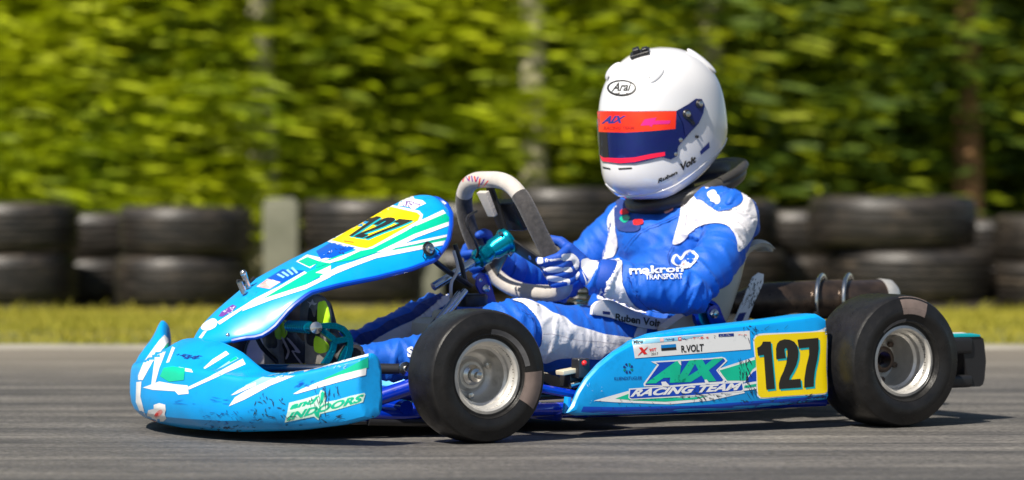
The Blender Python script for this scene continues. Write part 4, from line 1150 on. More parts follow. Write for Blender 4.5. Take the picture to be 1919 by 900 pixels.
def ell(cx, cy, rx, ry, n=28, rot=0): return [(cx + rx * math.cos(2 * math.pi * i / n) * math.cos(rot) - ry * math.sin(2 * math.pi * i / n) * math.sin(rot), cy + rx * math.cos(2 * math.pi * i / n) * math.sin(rot) + ry * math.sin(2 * math.pi * i / n) * math.cos(rot)) for i in range(n)]
def scuffs(k, box, n, target, ln, wd, ang, m=None, seed=1, off=.0024, jit=25):
    g = random.Random(seed); V = []; Fs = []
    for i in range(n):
        x, y = g.uniform(box[0], box[2]), g.uniform(box[1], box[3]); a = R(ang + g.gauss(0, jit)); l = ln * g.uniform(.3, 1.2); w_ = wd * g.uniform(.2, .75)
        pts = []
        for j in range(5):
            t_ = j / 4; pts.append((x + math.cos(a) * l * t_ + g.gauss(0, wd * .18), y + math.sin(a) * l * t_ + g.gauss(0, wd * .18), w_ * math.sin(math.pi * min(1, t_ + .08)) + .12 * wd))
        nx, ny = -math.sin(a), math.cos(a); n0 = len(V)
        for px_, py_, ww in pts: V += [(px_ + nx * ww / 2, py_ + ny * ww / 2), (px_ - nx * ww / 2, py_ - ny * ww / 2)]
        for j in range(4): Fs.append((n0 + 2 * j, n0 + 2 * j + 1, n0 + 2 * j + 3, n0 + 2 * j + 2))
    lay((cv(k, V), Fs), target, m or M_scuff, off, step=14)
DIG1 = [(485, 295), (505, 285), (522, 268), (530, 247), (590, 247), (622, 608), (556, 615), (537, 348), (492, 355)]
DIG2 = [(632, 382), (630, 300), (640, 262), (660, 240), (695, 229), (735, 232), (770, 248), (792, 278), (803, 320), (800, 372), (786, 425), (762, 475), (740, 510), (731, 540), (818, 532), (825, 598), (654, 611), (652, 570), (664, 525), (690, 470), (710, 410), (718, 345), (716, 305), (705, 294), (695, 305), (699, 345), (706, 374)]
DIG7 = [(795, 232), (955, 218), (958, 300), (948, 380), (930, 460), (921, 530), (920, 592), (846, 600), (848, 530), (862, 440), (884, 350), (884, 291), (805, 299)]
# ---- side pod
pl_ = lay(polyc('G', [(455, 250), (462, 222), (500, 188), (700, 178), (940, 165), (1010, 135), (1026, 134), (1024, 400), (1026, 620), (1010, 642), (990, 652), (700, 670), (530, 684), (495, 670), (484, 640), (474, 450)], 4), POD, M_white_v, .0012, name='number_plate')
PLT1 = lay(polyc('G', [(464, 250), (470, 225), (505, 200), (700, 188), (1008, 170), (1020, 180), (1014, 400), (1022, 610), (1008, 635), (980, 645), (700, 664), (532, 676), (503, 662), (491, 635), (480, 450)], 4), POD, M_yellow_v, .0020, name='number_plate')
for dg in (DIG1, DIG2, DIG7):
    PEND.setdefault('x', []).clear(); PEND.pop('x')
    lay(poly('G', [(x + 12, y + 14) for x, y in dg]), [PLT1], M_turq_v, .0006)
    lay(poly('G', dg), [PLT1], M_black_v, .0012)
NPL = ST('F', [(508, 233), (1482, 165 - 0), (1407, 158), (1407, 310), (530, 375)][:2][:1] + [(800, 208), (1105, 185), (1410, 163), (1418, 306), (1105, 330), (800, 354), (530, 375)], POD, M_white_v, .0013, name='name_sticker')
ST('Q', [(35, 180), (700, 130), (1100, 98), (1100, 118), (700, 190), (400, 220), (45, 250)], [NPL], M_lblue_v, .0005)
TX('Q', 'MINI', (58, 238), (197, 228), (195, 178), (55, 186), [NPL], M_black_v, .001, bold=.04)
ST('Q', [(135, 292), (185, 288), (212, 325), (262, 284), (272, 284), (225, 345), (262, 388), (212, 394), (188, 362), (125, 414), (118, 412), (176, 345)], [NPL], M_red_v, .001)
TX('Q', '30T', (300, 350), (400, 343), (396, 295), (285, 312), [NPL], M_red_v, .001, bold=.03)
TX('Q', '2017', (320, 410), (425, 403), (425, 362), (320, 370), [NPL], M_black_v, .001)
ST('Q', [(468, 255), (690, 238), (695, 285), (470, 302)], [NPL], mat('flag blue', (.0, .22, .62), .3), .0008)
ST('Q', [(470, 302), (695, 285), (700, 325), (475, 342)], [NPL], M_black_v, .0008)
TX('Q', 'R.VOLT', (775, 368), (1105, 348), (1108, 235), (768, 262), [NPL], M_black_v, .001, bold=.025)
ST('Q', [(450, 155), (508, 150), (510, 200), (455, 203)], [NPL], M_pink_v, .001); ST('Q', [(725, 140), (772, 136), (774, 184), (728, 188)], [NPL], M_red_v, .001); ST('Q', [(740, 150), (762, 148), (762, 172), (742, 174)], [NPL], M_white_v, .0013)
scuffs('Q', (520, 160, 650, 185), 16, [NPL], 30, 12, -4, M_navy_v, 4, .001, 10); scuffs('Q', (780, 148, 850, 172), 9, [NPL], 26, 12, -4, M_navy_v, 5, .001, 10)
scuffs('Q', (905, 135, 1150, 160), 22, [NPL], 34, 13, -4, M_red_v, 6, .001, 10); scuffs('Q', (1250, 100, 1285, 140), 6, [NPL], 20, 10, 60, M_black_v, 7, .001)
ST('Q', [(1330, 90), (1558, 78), (1560, 122), (1332, 132)], [NPL], M_navy_v, .0008); scuffs('Q', (1360, 95, 1530, 118), 14, [NPL], 20, 9, 80, M_white_v, 9, .0012, 20); scuffs('Q', (1610, 98, 1735, 108), 8, [NPL], 30, 9, -3, M_red_v, 11, .001, 6)
# club logo and word
for i in range(8):
    a = i * math.pi / 4 + .3; c_, s_ = math.cos(a), math.sin(a)
    ST('F', [(478 + c_ * 14 - s_ * 3, 452 + s_ * 14 + c_ * 3), (478 + c_ * 36 - s_ * 11, 452 + s_ * 38 + c_ * 11), (478 + c_ * 40, 452 + s_ * 42), (478 + c_ * 36 + s_ * 9, 452 + s_ * 38 - c_ * 9)], POD, M_navy_v if i % 3 else mat('logo green %d' % i, (.0, .25, .2), .4), .0013)
TX('F', 'KLIENDITUGI.EE', (374, 545), (584, 538), (583, 513), (372, 518), POD, M_navy_v, .0013)
# team emblem
ST('F', [(600, 590), (596, 570), (700, 424), (652, 400), (850, 388), (1100, 374), (1195, 364), (1222, 372), (1240, 395), (1165, 468), (1226, 545), (1215, 560), (1000, 575), (800, 590)], POD, M_white_v, .0012)
ST('F', [(612, 580), (610, 572), (716, 424), (690, 408), (850, 398), (1100, 384), (1190, 374), (1212, 380), (1224, 395), (1152, 466), (1208, 540), (1196, 552), (1000, 565), (800, 582)], POD, M_dblue, .0016)
TX('X', 'AIX', (1209, 719), (1357, 714), (1356, 671), (1234, 679), POD, M_green_v, .0022, bold=.075, shear=.25)
for q in ([(858, 398), (880, 395), (885, 430), (872, 420)], [(730, 556), (765, 553), (800, 590), (740, 590)], [(1062, 540), (1080, 538), (1105, 572), (1070, 570)]): ST('F', q, POD, M_white_v, .0028)
ST('G', [(188, 470), (200, 452), (475, 362), (478, 480), (400, 560), (250, 556), (212, 508)], POD, M_white_v, .0012)
ST('G', [(196, 468), (475, 384), (476, 440), (450, 460), (395, 546), (255, 546), (222, 505)], POD, M_green_v, .0016)
ST('G', [(402, 540), (455, 478), (478, 468), (480, 552), (392, 562)], POD, M_dblue, .0016)
ST('G', [(380, 570), (480, 550), (480, 610), (380, 625)], POD, M_white_v, .0015); ST('G', [(388, 585), (478, 570), (478, 592), (385, 604)], POD, M_green_v, .0020)
ST('F', [(215, 700), (480, 625), (520, 690), (1000, 668), (1100, 650), (1355, 620), (1375, 640), (1100, 700), (800, 728), (370, 712)], POD, M_white_v, .0011)
ST('F', [(380, 684), (480, 648), (520, 700), (900, 680), (1090, 664), (1000, 690), (760, 708), (540, 700)], POD, M_green_v, .0015)
ST('F', [(484, 608), (1000, 572), (1340, 552), (1358, 556), (1368, 620), (1350, 632), (1000, 665), (500, 692), (480, 680)], POD, M_white_v, .0017)
ST('F', [(494, 616), (1000, 582), (1336, 562), (1350, 566), (1358, 612), (1345, 622), (1000, 655), (505, 684), (488, 676)], POD, M_dblue, .0021)
TX('F', 'RACING TEAM', (492, 672), (1344, 618), (1352, 562), (508, 614), POD, M_white_v, .0026, bold=.045, shear=.35)
ST('F', [(118, 785), (135, 745), (400, 750), (1000, 738), (1000, 790), (300, 802)], POD, M_dblue, .0007); ST('G', [(18, 738), (500, 700), (1018, 660), (1018, 695), (500, 765), (18, 790)], POD, M_dblue, .0007)
scuffs('G', (345, 370, 385, 520), 12, POD, 70, 8, 85, seed=21, jit=7); scuffs('G', (385, 370, 425, 520), 12, POD, 60, 14, 80, seed=22, jit=10)
scuffs('G', (390, 560, 470, 640), 14, POD, 60, 8, 62, seed=23, jit=10); scuffs('G', (0, 640, 260, 690), 22, POD, 40, 8, 25, seed=24, jit=25)
scuffs('G', (380, 120, 470, 220), 12, POD, 50, 8, 60, seed=25, jit=40); scuffs('G', (440, 150, 700, 175), 8, POD, 40, 5, -10, seed=26, jit=25)
scuffs('F', (860, 600, 1090, 700), 26, POD, 36, 8, 40, seed=27, jit=40); scuffs('F', (640, 400, 1090, 560), 16, POD, 22, 5, 60, seed=28, jit=50)
scuffs('F', (250, 690, 1000, 760), 26, POD, 22, 6, 10, seed=29, jit=40); scuffs('G', (300, 690, 1010, 735), 26, POD, 38, 9, 10, seed=30, jit=30); scuffs('F', (150, 560, 500, 720), 10, POD, 20, 3, 0, M_white_v, 31, jit=60)
scuffs('G', (850, 655, 1010, 690), 20, POD, 40, 9, -8, seed=33, jit=14)
# ---- front panel
SB = [('white', [(45, 345), (405, 122), (440, 113), (620, 152), (642, 176), (632, 222), (340, 392), (290, 402), (240, 398)], M_white_v, .0012), ('yellow', [(72, 336), (415, 134), (445, 128), (605, 164), (624, 182), (612, 212), (325, 374), (290, 386), (250, 382)], M_yellow_v, .0018)]
ST('B', SB[0][1], PANEL, M_white_v, .0012); PLT2 = ST('B', SB[1][1], PANEL, M_yellow_v, .0018, name='number_plate')
QB = [(158, 303), (292, 336), (585, 210), (345, 172)]
def quadmap(pts, box, q):
    o = []
    for x, y in pts:
        u = (x - box[0]) / (box[2] - box[0]); w_ = (box[3] - y) / (box[3] - box[1])
        o.append(((1 - w_) * ((1 - u) * q[0][0] + u * q[1][0]) + w_ * ((1 - u) * q[3][0] + u * q[2][0]), (1 - w_) * ((1 - u) * q[0][1] + u * q[1][1]) + w_ * ((1 - u) * q[3][1] + u * q[2][1])))
    return o
for dg in (DIG1, DIG2, DIG7):
    qq = quadmap(dg, (485, 218, 960, 615), QB)
    lay(poly('B', [(x + 6, y + 8) for x, y in qq]), [PLT2], M_turq_v, .0005); lay(poly('B', qq), [PLT2], M_black_v, .0010)
ST('B', [(600, 240), (620, 215), (768, 145), (786, 168), (775, 185), (600, 262)], PANEL, M_white_v, .0013)
ST('B', [(-20, 480), (120, 430), (325, 388), (600, 246), (782, 168), (828, 218), (590, 305), (360, 410), (200, 462), (60, 478), (-30, 510)], PANEL, M_green_v, .0015)
ST('B', [(350, 412), (590, 296), (828, 210), (838, 232), (600, 320), (430, 405)], PANEL, M_white_v, .0018)
ST('B', [(500, 362), (600, 340), (835, 290), (838, 303), (600, 358), (470, 384)], PANEL, M_white_v, .0014); ST('B', [(430, 396), (600, 362), (838, 305), (832, 330), (620, 378), (420, 410)], PANEL, M_green_v, .0014)
ST('B', [(-120, 645), (0, 560), (110, 500), (210, 468), (350, 418), (620, 368), (822, 328), (818, 356), (620, 395), (350, 448), (210, 500), (100, 545), (0, 595), (-120, 650)][1:-1], PANEL, M_white_v, .0016)
ST('B', [(0, 470), (60, 462), (200, 410), (240, 392), (262, 398), (140, 455), (60, 480)], PANEL, M_white_v, .0019)
M_mblue = mat('mid blue vinyl', (0, .09, .55), .3, coat=.2)
ST('B', [(15, 388), (84, 352), (222, 382), (60, 450), (-10, 440)], PANEL, M_mblue, .0013); scuffs('B', (40, 375, 170, 425), 14, PANEL, 26, 7, 12, M_navy_v, 41, .0018, 12)
ST('A', [(335, 650), (500, 560), (640, 470), (720, 440), (784, 415), (784, 455), (650, 532), (450, 602), (350, 640)], PANEL, M_green_v, .0014)
ST('A', [(700, 470), (784, 430), (784, 470), (740, 475)], PANEL, M_white_v, .0020)
ST('A', [(165, 738), (300, 655), (370, 610), (500, 545), (640, 462), (655, 470), (500, 560), (380, 632), (300, 672), (180, 752)], PANEL, M_white_v, .0017)
ST('A', [(300, 680), (340, 640), (450, 600), (650, 535), (784, 468), (784, 492), (650, 558), (450, 622), (330, 668)], PANEL, M_white_v, .0018)
ST('A', [(440, 500), (520, 450), (640, 458), (600, 480), (515, 527)], PANEL, M_mblue, .0013)
for i in range(4): ST('A', [(488 + i * 26, 480 - i * 12), (500 + i * 26, 474 - i * 12), (535 + i * 24, 492 - i * 8), (525 + i * 24, 500 - i * 8)], PANEL, M_lblue_v, .0018)
ST('A', [(595, 408), (655, 370), (720, 385), (790, 345), (784, 420), (730, 402), (672, 445)], PANEL, M_white_v, .0012); ST('A', [(606, 408), (658, 384), (728, 410), (668, 438)], PANEL, M_green_v, .0016); ST('A', [(704, 352), (784, 305), (790, 380), (730, 396)], PANEL, M_mblue, .0016)
ST('A', [(380, 545), (440, 503), (512, 520), (452, 558)], PANEL, M_pink_v, .0016); ST('A', [(430, 520), (470, 508), (506, 524), (455, 550)], PANEL, M_white_v, .0020)
ST('A', [(172, 706), (192, 680), (250, 643), (272, 652), (252, 676), (196, 708)], PANEL, M_purple_v, .0014); scuffs('A', (195, 660, 250, 690), 10, PANEL, 18, 6, -30, M_white_v, 43, .0019, 30)
SC_('A', [(78, 768), (95, 742), (140, 718), (165, 730), (160, 760), (128, 780), (95, 783)], PANEL, M_white_v, .0014)
ST('A', [(66, 822), (90, 790), (110, 786), (82, 826)], PANEL, M_white_v, .0012)
ST('B', [(484, 122), (500, 86), (530, 68), (545, 48), (580, 55), (590, 78), (640, 86), (662, 106), (620, 125), (585, 146), (560, 130), (520, 122)], PANEL, M_white_v, .0014); scuffs('B', (505, 85, 620, 118), 22, PANEL, 26, 9, 60, M_purple_v, 45, .0019, 50)
ST('B', [(150, 336), (212, 345), (208, 352), (150, 344)], [PLT2], mat('orange vinyl', (.8, .2, .0), .4), .0008)
# ---- nose
for q in ([(75, 405), (120, 300), (230, 150), (265, 110), (304, 150), (285, 172), (180, 310), (110, 440), (75, 440)], [(62, 455), (100, 450), (92, 560), (128, 700), (178, 785), (150, 790), (108, 720), (58, 600)], [(200, 260), (250, 222), (278, 232), (232, 350), (200, 470), (172, 470)],
          [(325, 195), (346, 205), (302, 310), (280, 316)], [(110, 495), (230, 450), (340, 470), (440, 480), (446, 540), (370, 548), (345, 522), (180, 512)], [(372, 345), (465, 362), (478, 385), (395, 372)], [(438, 492), (600, 415), (840, 284), (862, 325), (640, 425), (448, 510)],
          [(553, 353), (620, 290), (718, 228), (742, 250), (565, 360)], [(755, 552), (800, 518), (870, 480), (939, 456), (939, 478), (790, 545)]): ST('C', q, NOSE, M_white_v, .0014)
ST('C', [(262, 350), (330, 340), (420, 355), (412, 440), (300, 452), (235, 412)], NOSE, M_green_v, .0018); ST('C', [(640, 372), (790, 268), (812, 284), (700, 345)], NOSE, M_lblue_v, .0018); ST('C', [(740, 300), (790, 268), (805, 284), (750, 312)], NOSE, M_green_v, .0021)
ST('C', [(240, 215), (262, 212), (285, 172), (304, 160), (290, 200), (250, 235)], NOSE, M_green_v, .0018)
ST('C', [(140, 692), (150, 660), (190, 650), (190, 622), (230, 608), (275, 620), (278, 660), (270, 690), (282, 720), (260, 742), (218, 742), (210, 770), (195, 806), (172, 780), (150, 745)], NOSE, M_white_v, .0016)
SC_('C', [(192, 700), (215, 670), (245, 655), (255, 675), (235, 700), (210, 715)], NOSE, M_pink_v, .0020); SC_('C', [(165, 745), (190, 735), (202, 760), (192, 790), (178, 770)], NOSE, M_pink_v, .0020); SC_('C', [(200, 690), (225, 678), (220, 700), (205, 705)], NOSE, M_red_v, .0024)
ST('D', [(-62, 690), (0, 652), (150, 585), (300, 530), (450, 492), (600, 462), (738, 425), (740, 442), (560, 488), (400, 522), (300, 560), (150, 620), (0, 702), (-100, 745)], NOSE, M_white_v, .0014)
ST('D', [(0, 618), (100, 570), (200, 545), (350, 522), (200, 575), (60, 628), (0, 645)], NOSE, M_lblue_v, .0013)
ST('D', [(470, 578), (600, 520), (738, 448), (740, 512), (560, 560), (490, 590)], NOSE, M_green_v, .0014); ST('D', [(288, 670), (340, 640), (440, 598), (560, 558), (728, 514), (724, 556), (550, 602), (430, 636), (310, 670)], NOSE, M_white_v, .0017)
scuffs('D', (480, 490, 600, 525), 12, NOSE, 22, 6, -15, M_lblue_v, 51, .0020, 20)
NW = mat('pale mint vinyl', (.62, .85, .74), .35)
ST('N', [(112, 750), (155, 590), (180, 450), (400, 395), (640, 320), (665, 255), (700, 262), (742, 300), (730, 440), (900, 410), (1120, 345), (1330, 298), (1345, 320), (1310, 440), (1100, 500), (900, 560), (660, 620), (630, 715), (560, 660), (400, 690)], NOSE, NW, .0015)
TX('N', 'and', (188, 560), (590, 455), (640, 345), (215, 455), NOSE, M_green_v, .0021, bold=.05, shear=.2, step=3)
TX('N', 'INDOORS', (140, 730), (1295, 435), (1325, 315), (185, 605), NOSE, M_green_v, .0021, bold=.045, shear=.2, step=3)
ST('N', [(655, 440), (668, 300), (700, 270), (728, 310), (700, 430), (640, 520)], NOSE, M_green_v, .0022); ST('N', [(560, 600), (650, 560), (640, 690), (585, 650)], NOSE, M_green_v, .0022)
scuffs('N', (540, 180, 960, 420), 26, NOSE, 130, 16, 86, seed=61, jit=5); scuffs('N', (480, 360, 800, 640), 18, NOSE, 110, 14, 84, seed=62, jit=6); scuffs('N', (200, 120, 560, 260), 10, NOSE, 120, 14, -25, M_mblue, 63, jit=6)
scuffs('D', (50, 640, 240, 820), 26, NOSE, 34, 9, 60, seed=64, jit=40); scuffs('C', (320, 255, 490, 285), 12, NOSE, 50, 12, -4, M_navy_v, 65, jit=10); scuffs('C', (520, 640, 930, 790), 30, NOSE, 40, 6, 10, M_navy_v, 66, jit=40); scuffs('C', (320, 560, 700, 620), 9, NOSE, 80, 5, 0, M_mblue, 67, jit=8)
scuffs('C', (500, 780, 930, 808), 24, NOSE, 30, 9, 4, seed=68, jit=20); scuffs('D', (80, 800, 760, 860), 24, NOSE, 40, 8, -8, seed=69, jit=20)
# ---- steering wheel print
for i, (a, b) in enumerate([((215, 100), (200, 230)), ((250, 105), (330, 220)), ((330, 105), (330, 215)), ((380, 100), (400, 230)), ((440, 110), (470, 240)), ((520, 120), (470, 240)), ((560, 150), (530, 335)), ((650, 170), (575, 300)), ((730, 200), (620, 350))]):
    dx = 14; ST('Y', [(a[0] - dx, a[1] + 10), (a[0] + dx, a[1] + 6), (b[0] + dx, b[1]), (b[0] - dx, b[1] + 4)], SWH, M_purple_v if i % 2 else M_red_v, .0006, step=3)
# ---- plate behind the seat
ST('U', [(115, 655), (215, 640), (165, 750), (85, 815), (70, 740)], PLATE, M_navy_v, .0008); scuffs('U', (230, 150, 420, 560), 60, PLATE, 50, 16, 118, M_black, 71, .0008, 20); scuffs('U', (150, 250, 300, 520), 16, PLATE, 110, 7, 120, M_dsteel, 72, .0008, 5)
# ---- helmet
VIS = ST('K', [(29, 372), (240, 374), (456, 372), (520, 335), (560, 306), (592, 308), (608, 340), (600, 385), (575, 440), (520, 500), (465, 565), (458, 618), (425, 636), (375, 622), (300, 642), (230, 657), (150, 658), (58, 646), (38, 600)], HEL, M_visor, .0060, name='visor')
VPL = ST('K', [(458, 374), (520, 338), (560, 310), (590, 312), (602, 342), (594, 385), (570, 435), (515, 500), (500, 505), (490, 440), (470, 400)], HEL, M_vplate, .0095, name='visor_plate')
ST('K', [(28, 371), (240, 376), (457, 373), (452, 470), (320, 482), (180, 490), (36, 486)], [VIS], M_red_f, .0010); ST('K', [(42, 612), (60, 626), (150, 630), (230, 625), (320, 606), (395, 595), (396, 616), (300, 634), (230, 650), (150, 656), (56, 646)], [VIS], M_pink_f, .0010)
ST('K', [(38, 486), (80, 488), (90, 625), (60, 626), (42, 612)], [VIS], M_blackm, .0008)
TX('K', 'AIX', (50, 442), (172, 438), (186, 398), (62, 398), [VIS], M_navy_v, .0016, bold=.05, shear=.3, step=3); TX('K', 'RACING TEAM', (62, 476), (228, 474), (226, 456), (66, 456), [VIS], mat('dark red print', (.45, .01, .01), .4), .0016, bold=.03, step=3)
ST('K', [(262, 452), (285, 418), (350, 408), (340, 425), (425, 424), (420, 442), (330, 446), (322, 460), (308, 450)], [VIS], mat('magenta print', (.75, .02, .25), .4), .0016)
for cx, cy, r in ((507, 390, 26), (573, 335, 24)):
    d = ray(*cv('K', [(cx, cy)])[0]); h = bvh_of(HEL).ray_cast(CO, d); o_ = KI @ h[0]; n_ = (KI.to_3x3() @ h[1]).normalized(); rr = r / 2.904 / 905
    MB().lathe([(.001, .002), (rr, .002), (rr, .007), (rr * .8, .009), (.001, .009)], o_, n_, 24).build('pivot_cover', M_black, HEL, KM); MB().lathe([(.001, .008), (rr * .66, .008), (rr * .6, .012), (.001, .013)], o_, n_, 20).build('pivot_screw', M_steel, HEL, KM)
for cx, cy, r in ((475, 530, 12), (450, 606, 11), (565, 512, 8)):
    d = ray(*cv('K', [(cx, cy)])[0]); h = bvh_of(HEL).ray_cast(CO, d); o_ = KI @ h[0]; n_ = (KI.to_3x3() @ h[1]).normalized(); rr = r / 2.904 / 905
    MB().lathe([(.001, .0), (rr, .0), (rr, .006), (.001, .007)], o_, n_, 16).build('visor_pin', M_steel if cx != 565 else M_black, HEL, KM)
MB().capsule(KI @ (CO + ray(*cv('K', [(520, 412)])[0]) * ((bvh_of(HEL).ray_cast(CO, ray(*cv('K', [(520, 412)])[0]))[3]) - .006)), KI @ (CO + ray(*cv('K', [(550, 440)])[0]) * ((bvh_of(HEL).ray_cast(CO, ray(*cv('K', [(550, 440)])[0]))[3]) - .006)), .0042, .0038, 12).build('visor_latch', M_black, HEL, KM)
ST('K', ell(160, 248, 80, 45), HEL, M_black_v, .0010); ST('K', ell(161, 247, 69, 34), HEL, M_white_v, .0014); TX('K', 'Arai', (104, 268), (214, 264), (214, 214), (112, 218), HEL, M_black_v, .0018, bold=.03, shear=.35, step=3)
scuffs('K', (120, 272, 195, 278), 6, HEL, 20, 6, 0, M_dsteel, 73, .0018, 3)
for q in ([(55, 674), (98, 684), (100, 693), (60, 685)], [(140, 684), (215, 679), (217, 688), (146, 693)], [(342, 164), (374, 141), (381, 150), (350, 172)], [(78, 184), (88, 178), (94, 190), (84, 212)], [(305, 190), (322, 188), (326, 202), (318, 198)]): ST('K', q, HEL, M_blackm, .0010)
TX('K', 'Ruben', (356, 768), (464, 714), (462, 696), (357, 742), HEL, M_black_v, .0013, bold=.045, shear=.15, step=3); TX('K', 'Volt', (484, 702), (566, 650), (562, 612), (476, 662), HEL, M_black_v, .0013, bold=.045, shear=.15, step=3)
ST('K', [(585, 592), (635, 540), (638, 572), (590, 612)], HEL, M_navy_v, .0013)
def hpt(x, y, off=.0):
    for k in range(60):
        d = ray(*cv('K', [(x + (390 - x) * k * .01, y + (450 - y) * k * .01)])[0]); h = bvh_of(HEL).ray_cast(CO, d)
        if h[0] is not None: break
    n_ = h[1] if h[1].dot(d) < 0 else -h[1]; return KI @ (h[0] + n_ * off), (KI.to_3x3() @ n_).normalized()
# camera mount on the crown, brow scoops, moulded bead along the rim
p0, n0_ = hpt(262, 66); a_ = (hpt(300, 55)[0] - hpt(225, 78)[0]).normalized(); b__ = n0_.cross(a_).normalized(); Mm = Matrix((a_, b__, n0_)).transposed().to_4x4()
cm = MB(); cm.box(p0 + n0_ * .004, (.042, .026, .007), Mm, bev=.002); cm.box(p0 + n0_ * .011 - a_ * .006, (.014, .016, .012), Mm, bev=.002); cm.box(p0 + n0_ * .010 + a_ * .012, (.012, .014, .006), Mm, bev=.002); cm.build('camera_mount', M_black, HEL, KM)
def scoop(c, along, ln, wd, ht, name='air_scoop'):
    p, n = hpt(*c); q, _ = hpt(*along); t_ = (q - p); t_ = (t_ - n * t_.dot(n)).normalized(); s_ = n.cross(t_); mbx = MB()
    Mx = Matrix((t_, s_, n)).transposed().to_4x4(); mbx.ball(p - n * ht * .25, (ln, wd, ht), 24, 16, Mx); return mbx.build(name, M_helmet, HEL, KM, smooth=80)
scoop((108, 150), (140, 125), .026, .014, .012); scoop((352, 178), (390, 140), .022, .009, .0055); scoop((600, 92), (640, 125), .040, .014, .0075)
bead = []
for x, y in [(75, 770), (110, 800), (150, 822), (200, 834), (260, 834), (320, 824), (380, 806), (440, 782), (500, 745), (560, 700), (620, 650), (680, 600), (715, 560), (734, 520)]:
    try: bead.append(hpt(x, y, .0002)[0])
    except TypeError: pass
MB().tube(crom(bead, 5, False), .0018, 8).build('rim_bead', M_helmet, HEL, KM, smooth=80)
# ---- suit
def SU_(k, pts, m=M_suitw, off=.0022, **kw): return lay(polyc(k, pts, 4), person, m, off, step=2.6, jump=.03, **kw)
SU_('T', [(525, 122), (560, 98), (600, 85), (680, 95), (750, 160), (785, 215), (808, 290), (806, 350), (770, 430), (712, 485), (704, 430), (690, 385), (655, 350), (600, 335), (520, 345), (460, 385), (420, 430), (370, 445), (378, 400), (398, 330), (410, 270), (425, 215), (485, 162)])
SU_('T', [(490, 158), (525, 126), (545, 158), (600, 130), (680, 138), (715, 165), (735, 212), (700, 248), (650, 266), (600, 270), (550, 235), (515, 212), (488, 206)], M_suitb, .0036)
SU_('T', [(560, 170), (590, 168), (620, 215), (605, 238), (575, 222), (550, 190)], M_white_v, .0046)
SU_('T', [(0, 490), (28, 420), (25, 320), (45, 275), (78, 245), (66, 345), (80, 440), (62, 505), (30, 520), (0, 525)])
SU_('L', [(600, 590), (640, 480), (690, 340), (718, 245), (760, 238), (800, 225), (825, 255), (826, 380), (856, 510), (930, 640), (1005, 700), (1060, 740), (940, 720), (840, 680), (740, 620), (640, 612)])
# waist belt of the suit: a band standing a little off the cloth
bt_ = [(1112, 574), (1124, 564), (1146, 563), (1170, 574), (1198, 586), (1228, 595), (1256, 597), (1272, 594)]; bb_ = [(1110, 590), (1128, 592), (1154, 598), (1184, 609), (1214, 616), (1240, 617), (1258, 613), (1274, 606)]
ys_ = []
for (x1_, y1_), (x2_, y2_) in zip(bt_, bb_):
    m_ = []
    for k in range(5):
        d = ray(x1_ + (x2_ - x1_) * k / 4, y1_ + (y2_ - y1_) * k / 4 + 2); h = bvh_of(person).ray_cast(CO, d)
        if h[0] is not None:
            q = KI @ h[0]
            if q.y < .215: m_.append(q.y)
    ys_.append(max(m_) if m_ else None)
ok_ = [y for y in ys_ if y is not None]; ys_ = [y if y is not None else sum(ok_) / len(ok_) for y in ys_]
for _ in range(2): ys_ = [max(ys_[i], .5 * ys_[i] + .25 * (ys_[max(i - 1, 0)] + ys_[min(i + 1, len(ys_) - 1)])) for i in range(len(ys_))]
print('BELT', [round(y, 3) for y in ys_])
tp = crom([P(x, y, y=ys_[i] + .007) for i, (x, y) in enumerate(bt_)], 5, False); bo = crom([P(x, y, y=ys_[i] + .007) for i, (x, y) in enumerate(bb_)], 5, False)
BELT = MB().loft([[a_, a_.lerp(b__2, .5) + V3((.001, .003, 0)), b__2, b__2 + V3((-.001, -.012, 0)), a_ + V3((-.001, -.012, 0))] for a_, b__2 in zip(tp, bo)], True, True).build('belt', M_suitw, person, KM, smooth=60)
TX('T', 'Ruben Volt', (64, 846), (300, 882), (304, 842), (66, 808), BELT, M_black_v, .002, bold=.03, step=3)
ST('L', [(645, 716), (714, 722), (716, 752), (648, 744)], BELT, M_suitn, .0014)
SU_('I', [(0, 80), (60, 72), (110, 80), (200, 120), (260, 160), (340, 190), (400, 240), (500, 270), (600, 300), (740, 320), (785, 330), (700, 380), (600, 432), (560, 462), (420, 452), (300, 458), (215, 485), (172, 455), (160, 400), (186, 360), (187, 262), (155, 190), (80, 110)])
SU_('I', [(785, 320), (815, 250), (850, 245), (870, 285), (830, 310)])
MKW = M_white_v
TX('T', 'makron', (140, 606), (425, 592), (424, 560), (140, 562), person, MKW, .0022, bold=.03, step=3); TX('T', 'TRANSPORT', (222, 632), (420, 628), (418, 600), (222, 604), person, MKW, .0022, bold=.02, step=3)
hv = [(365, 545), (366, 512), (388, 496), (410, 512), (432, 482), (462, 475), (502, 500), (496, 530), (455, 572), (420, 570)]; SU_('T', hv, MKW, .0022); SU_('T', [(378, 540), (380, 518), (390, 508), (412, 530), (440, 495), (462, 488), (488, 505), (482, 526), (452, 556), (420, 560)], M_suitb, .0034)
SU_('T', ell(435, 553, 24, 24, 14), MKW, .0042); SU_('T', ell(437, 558, 11, 11, 10), M_pink_v, .0050)
for q, m_ in (([(100, 266), (125, 262), (140, 286), (100, 292)], M_red_v), ([(92, 312), (125, 294), (146, 312), (118, 336)], M_green_v), ([(165, 322), (208, 318), (212, 340), (170, 346)], M_red_v), ([(330, 268), (372, 250), (370, 270), (335, 286)], M_pink_v)): SU_('T', q, m_, .0036)
SU_('T', [(70, 225), (128, 220), (140, 300), (200, 345), (170, 380), (75, 360)], M_suitn, .0026)
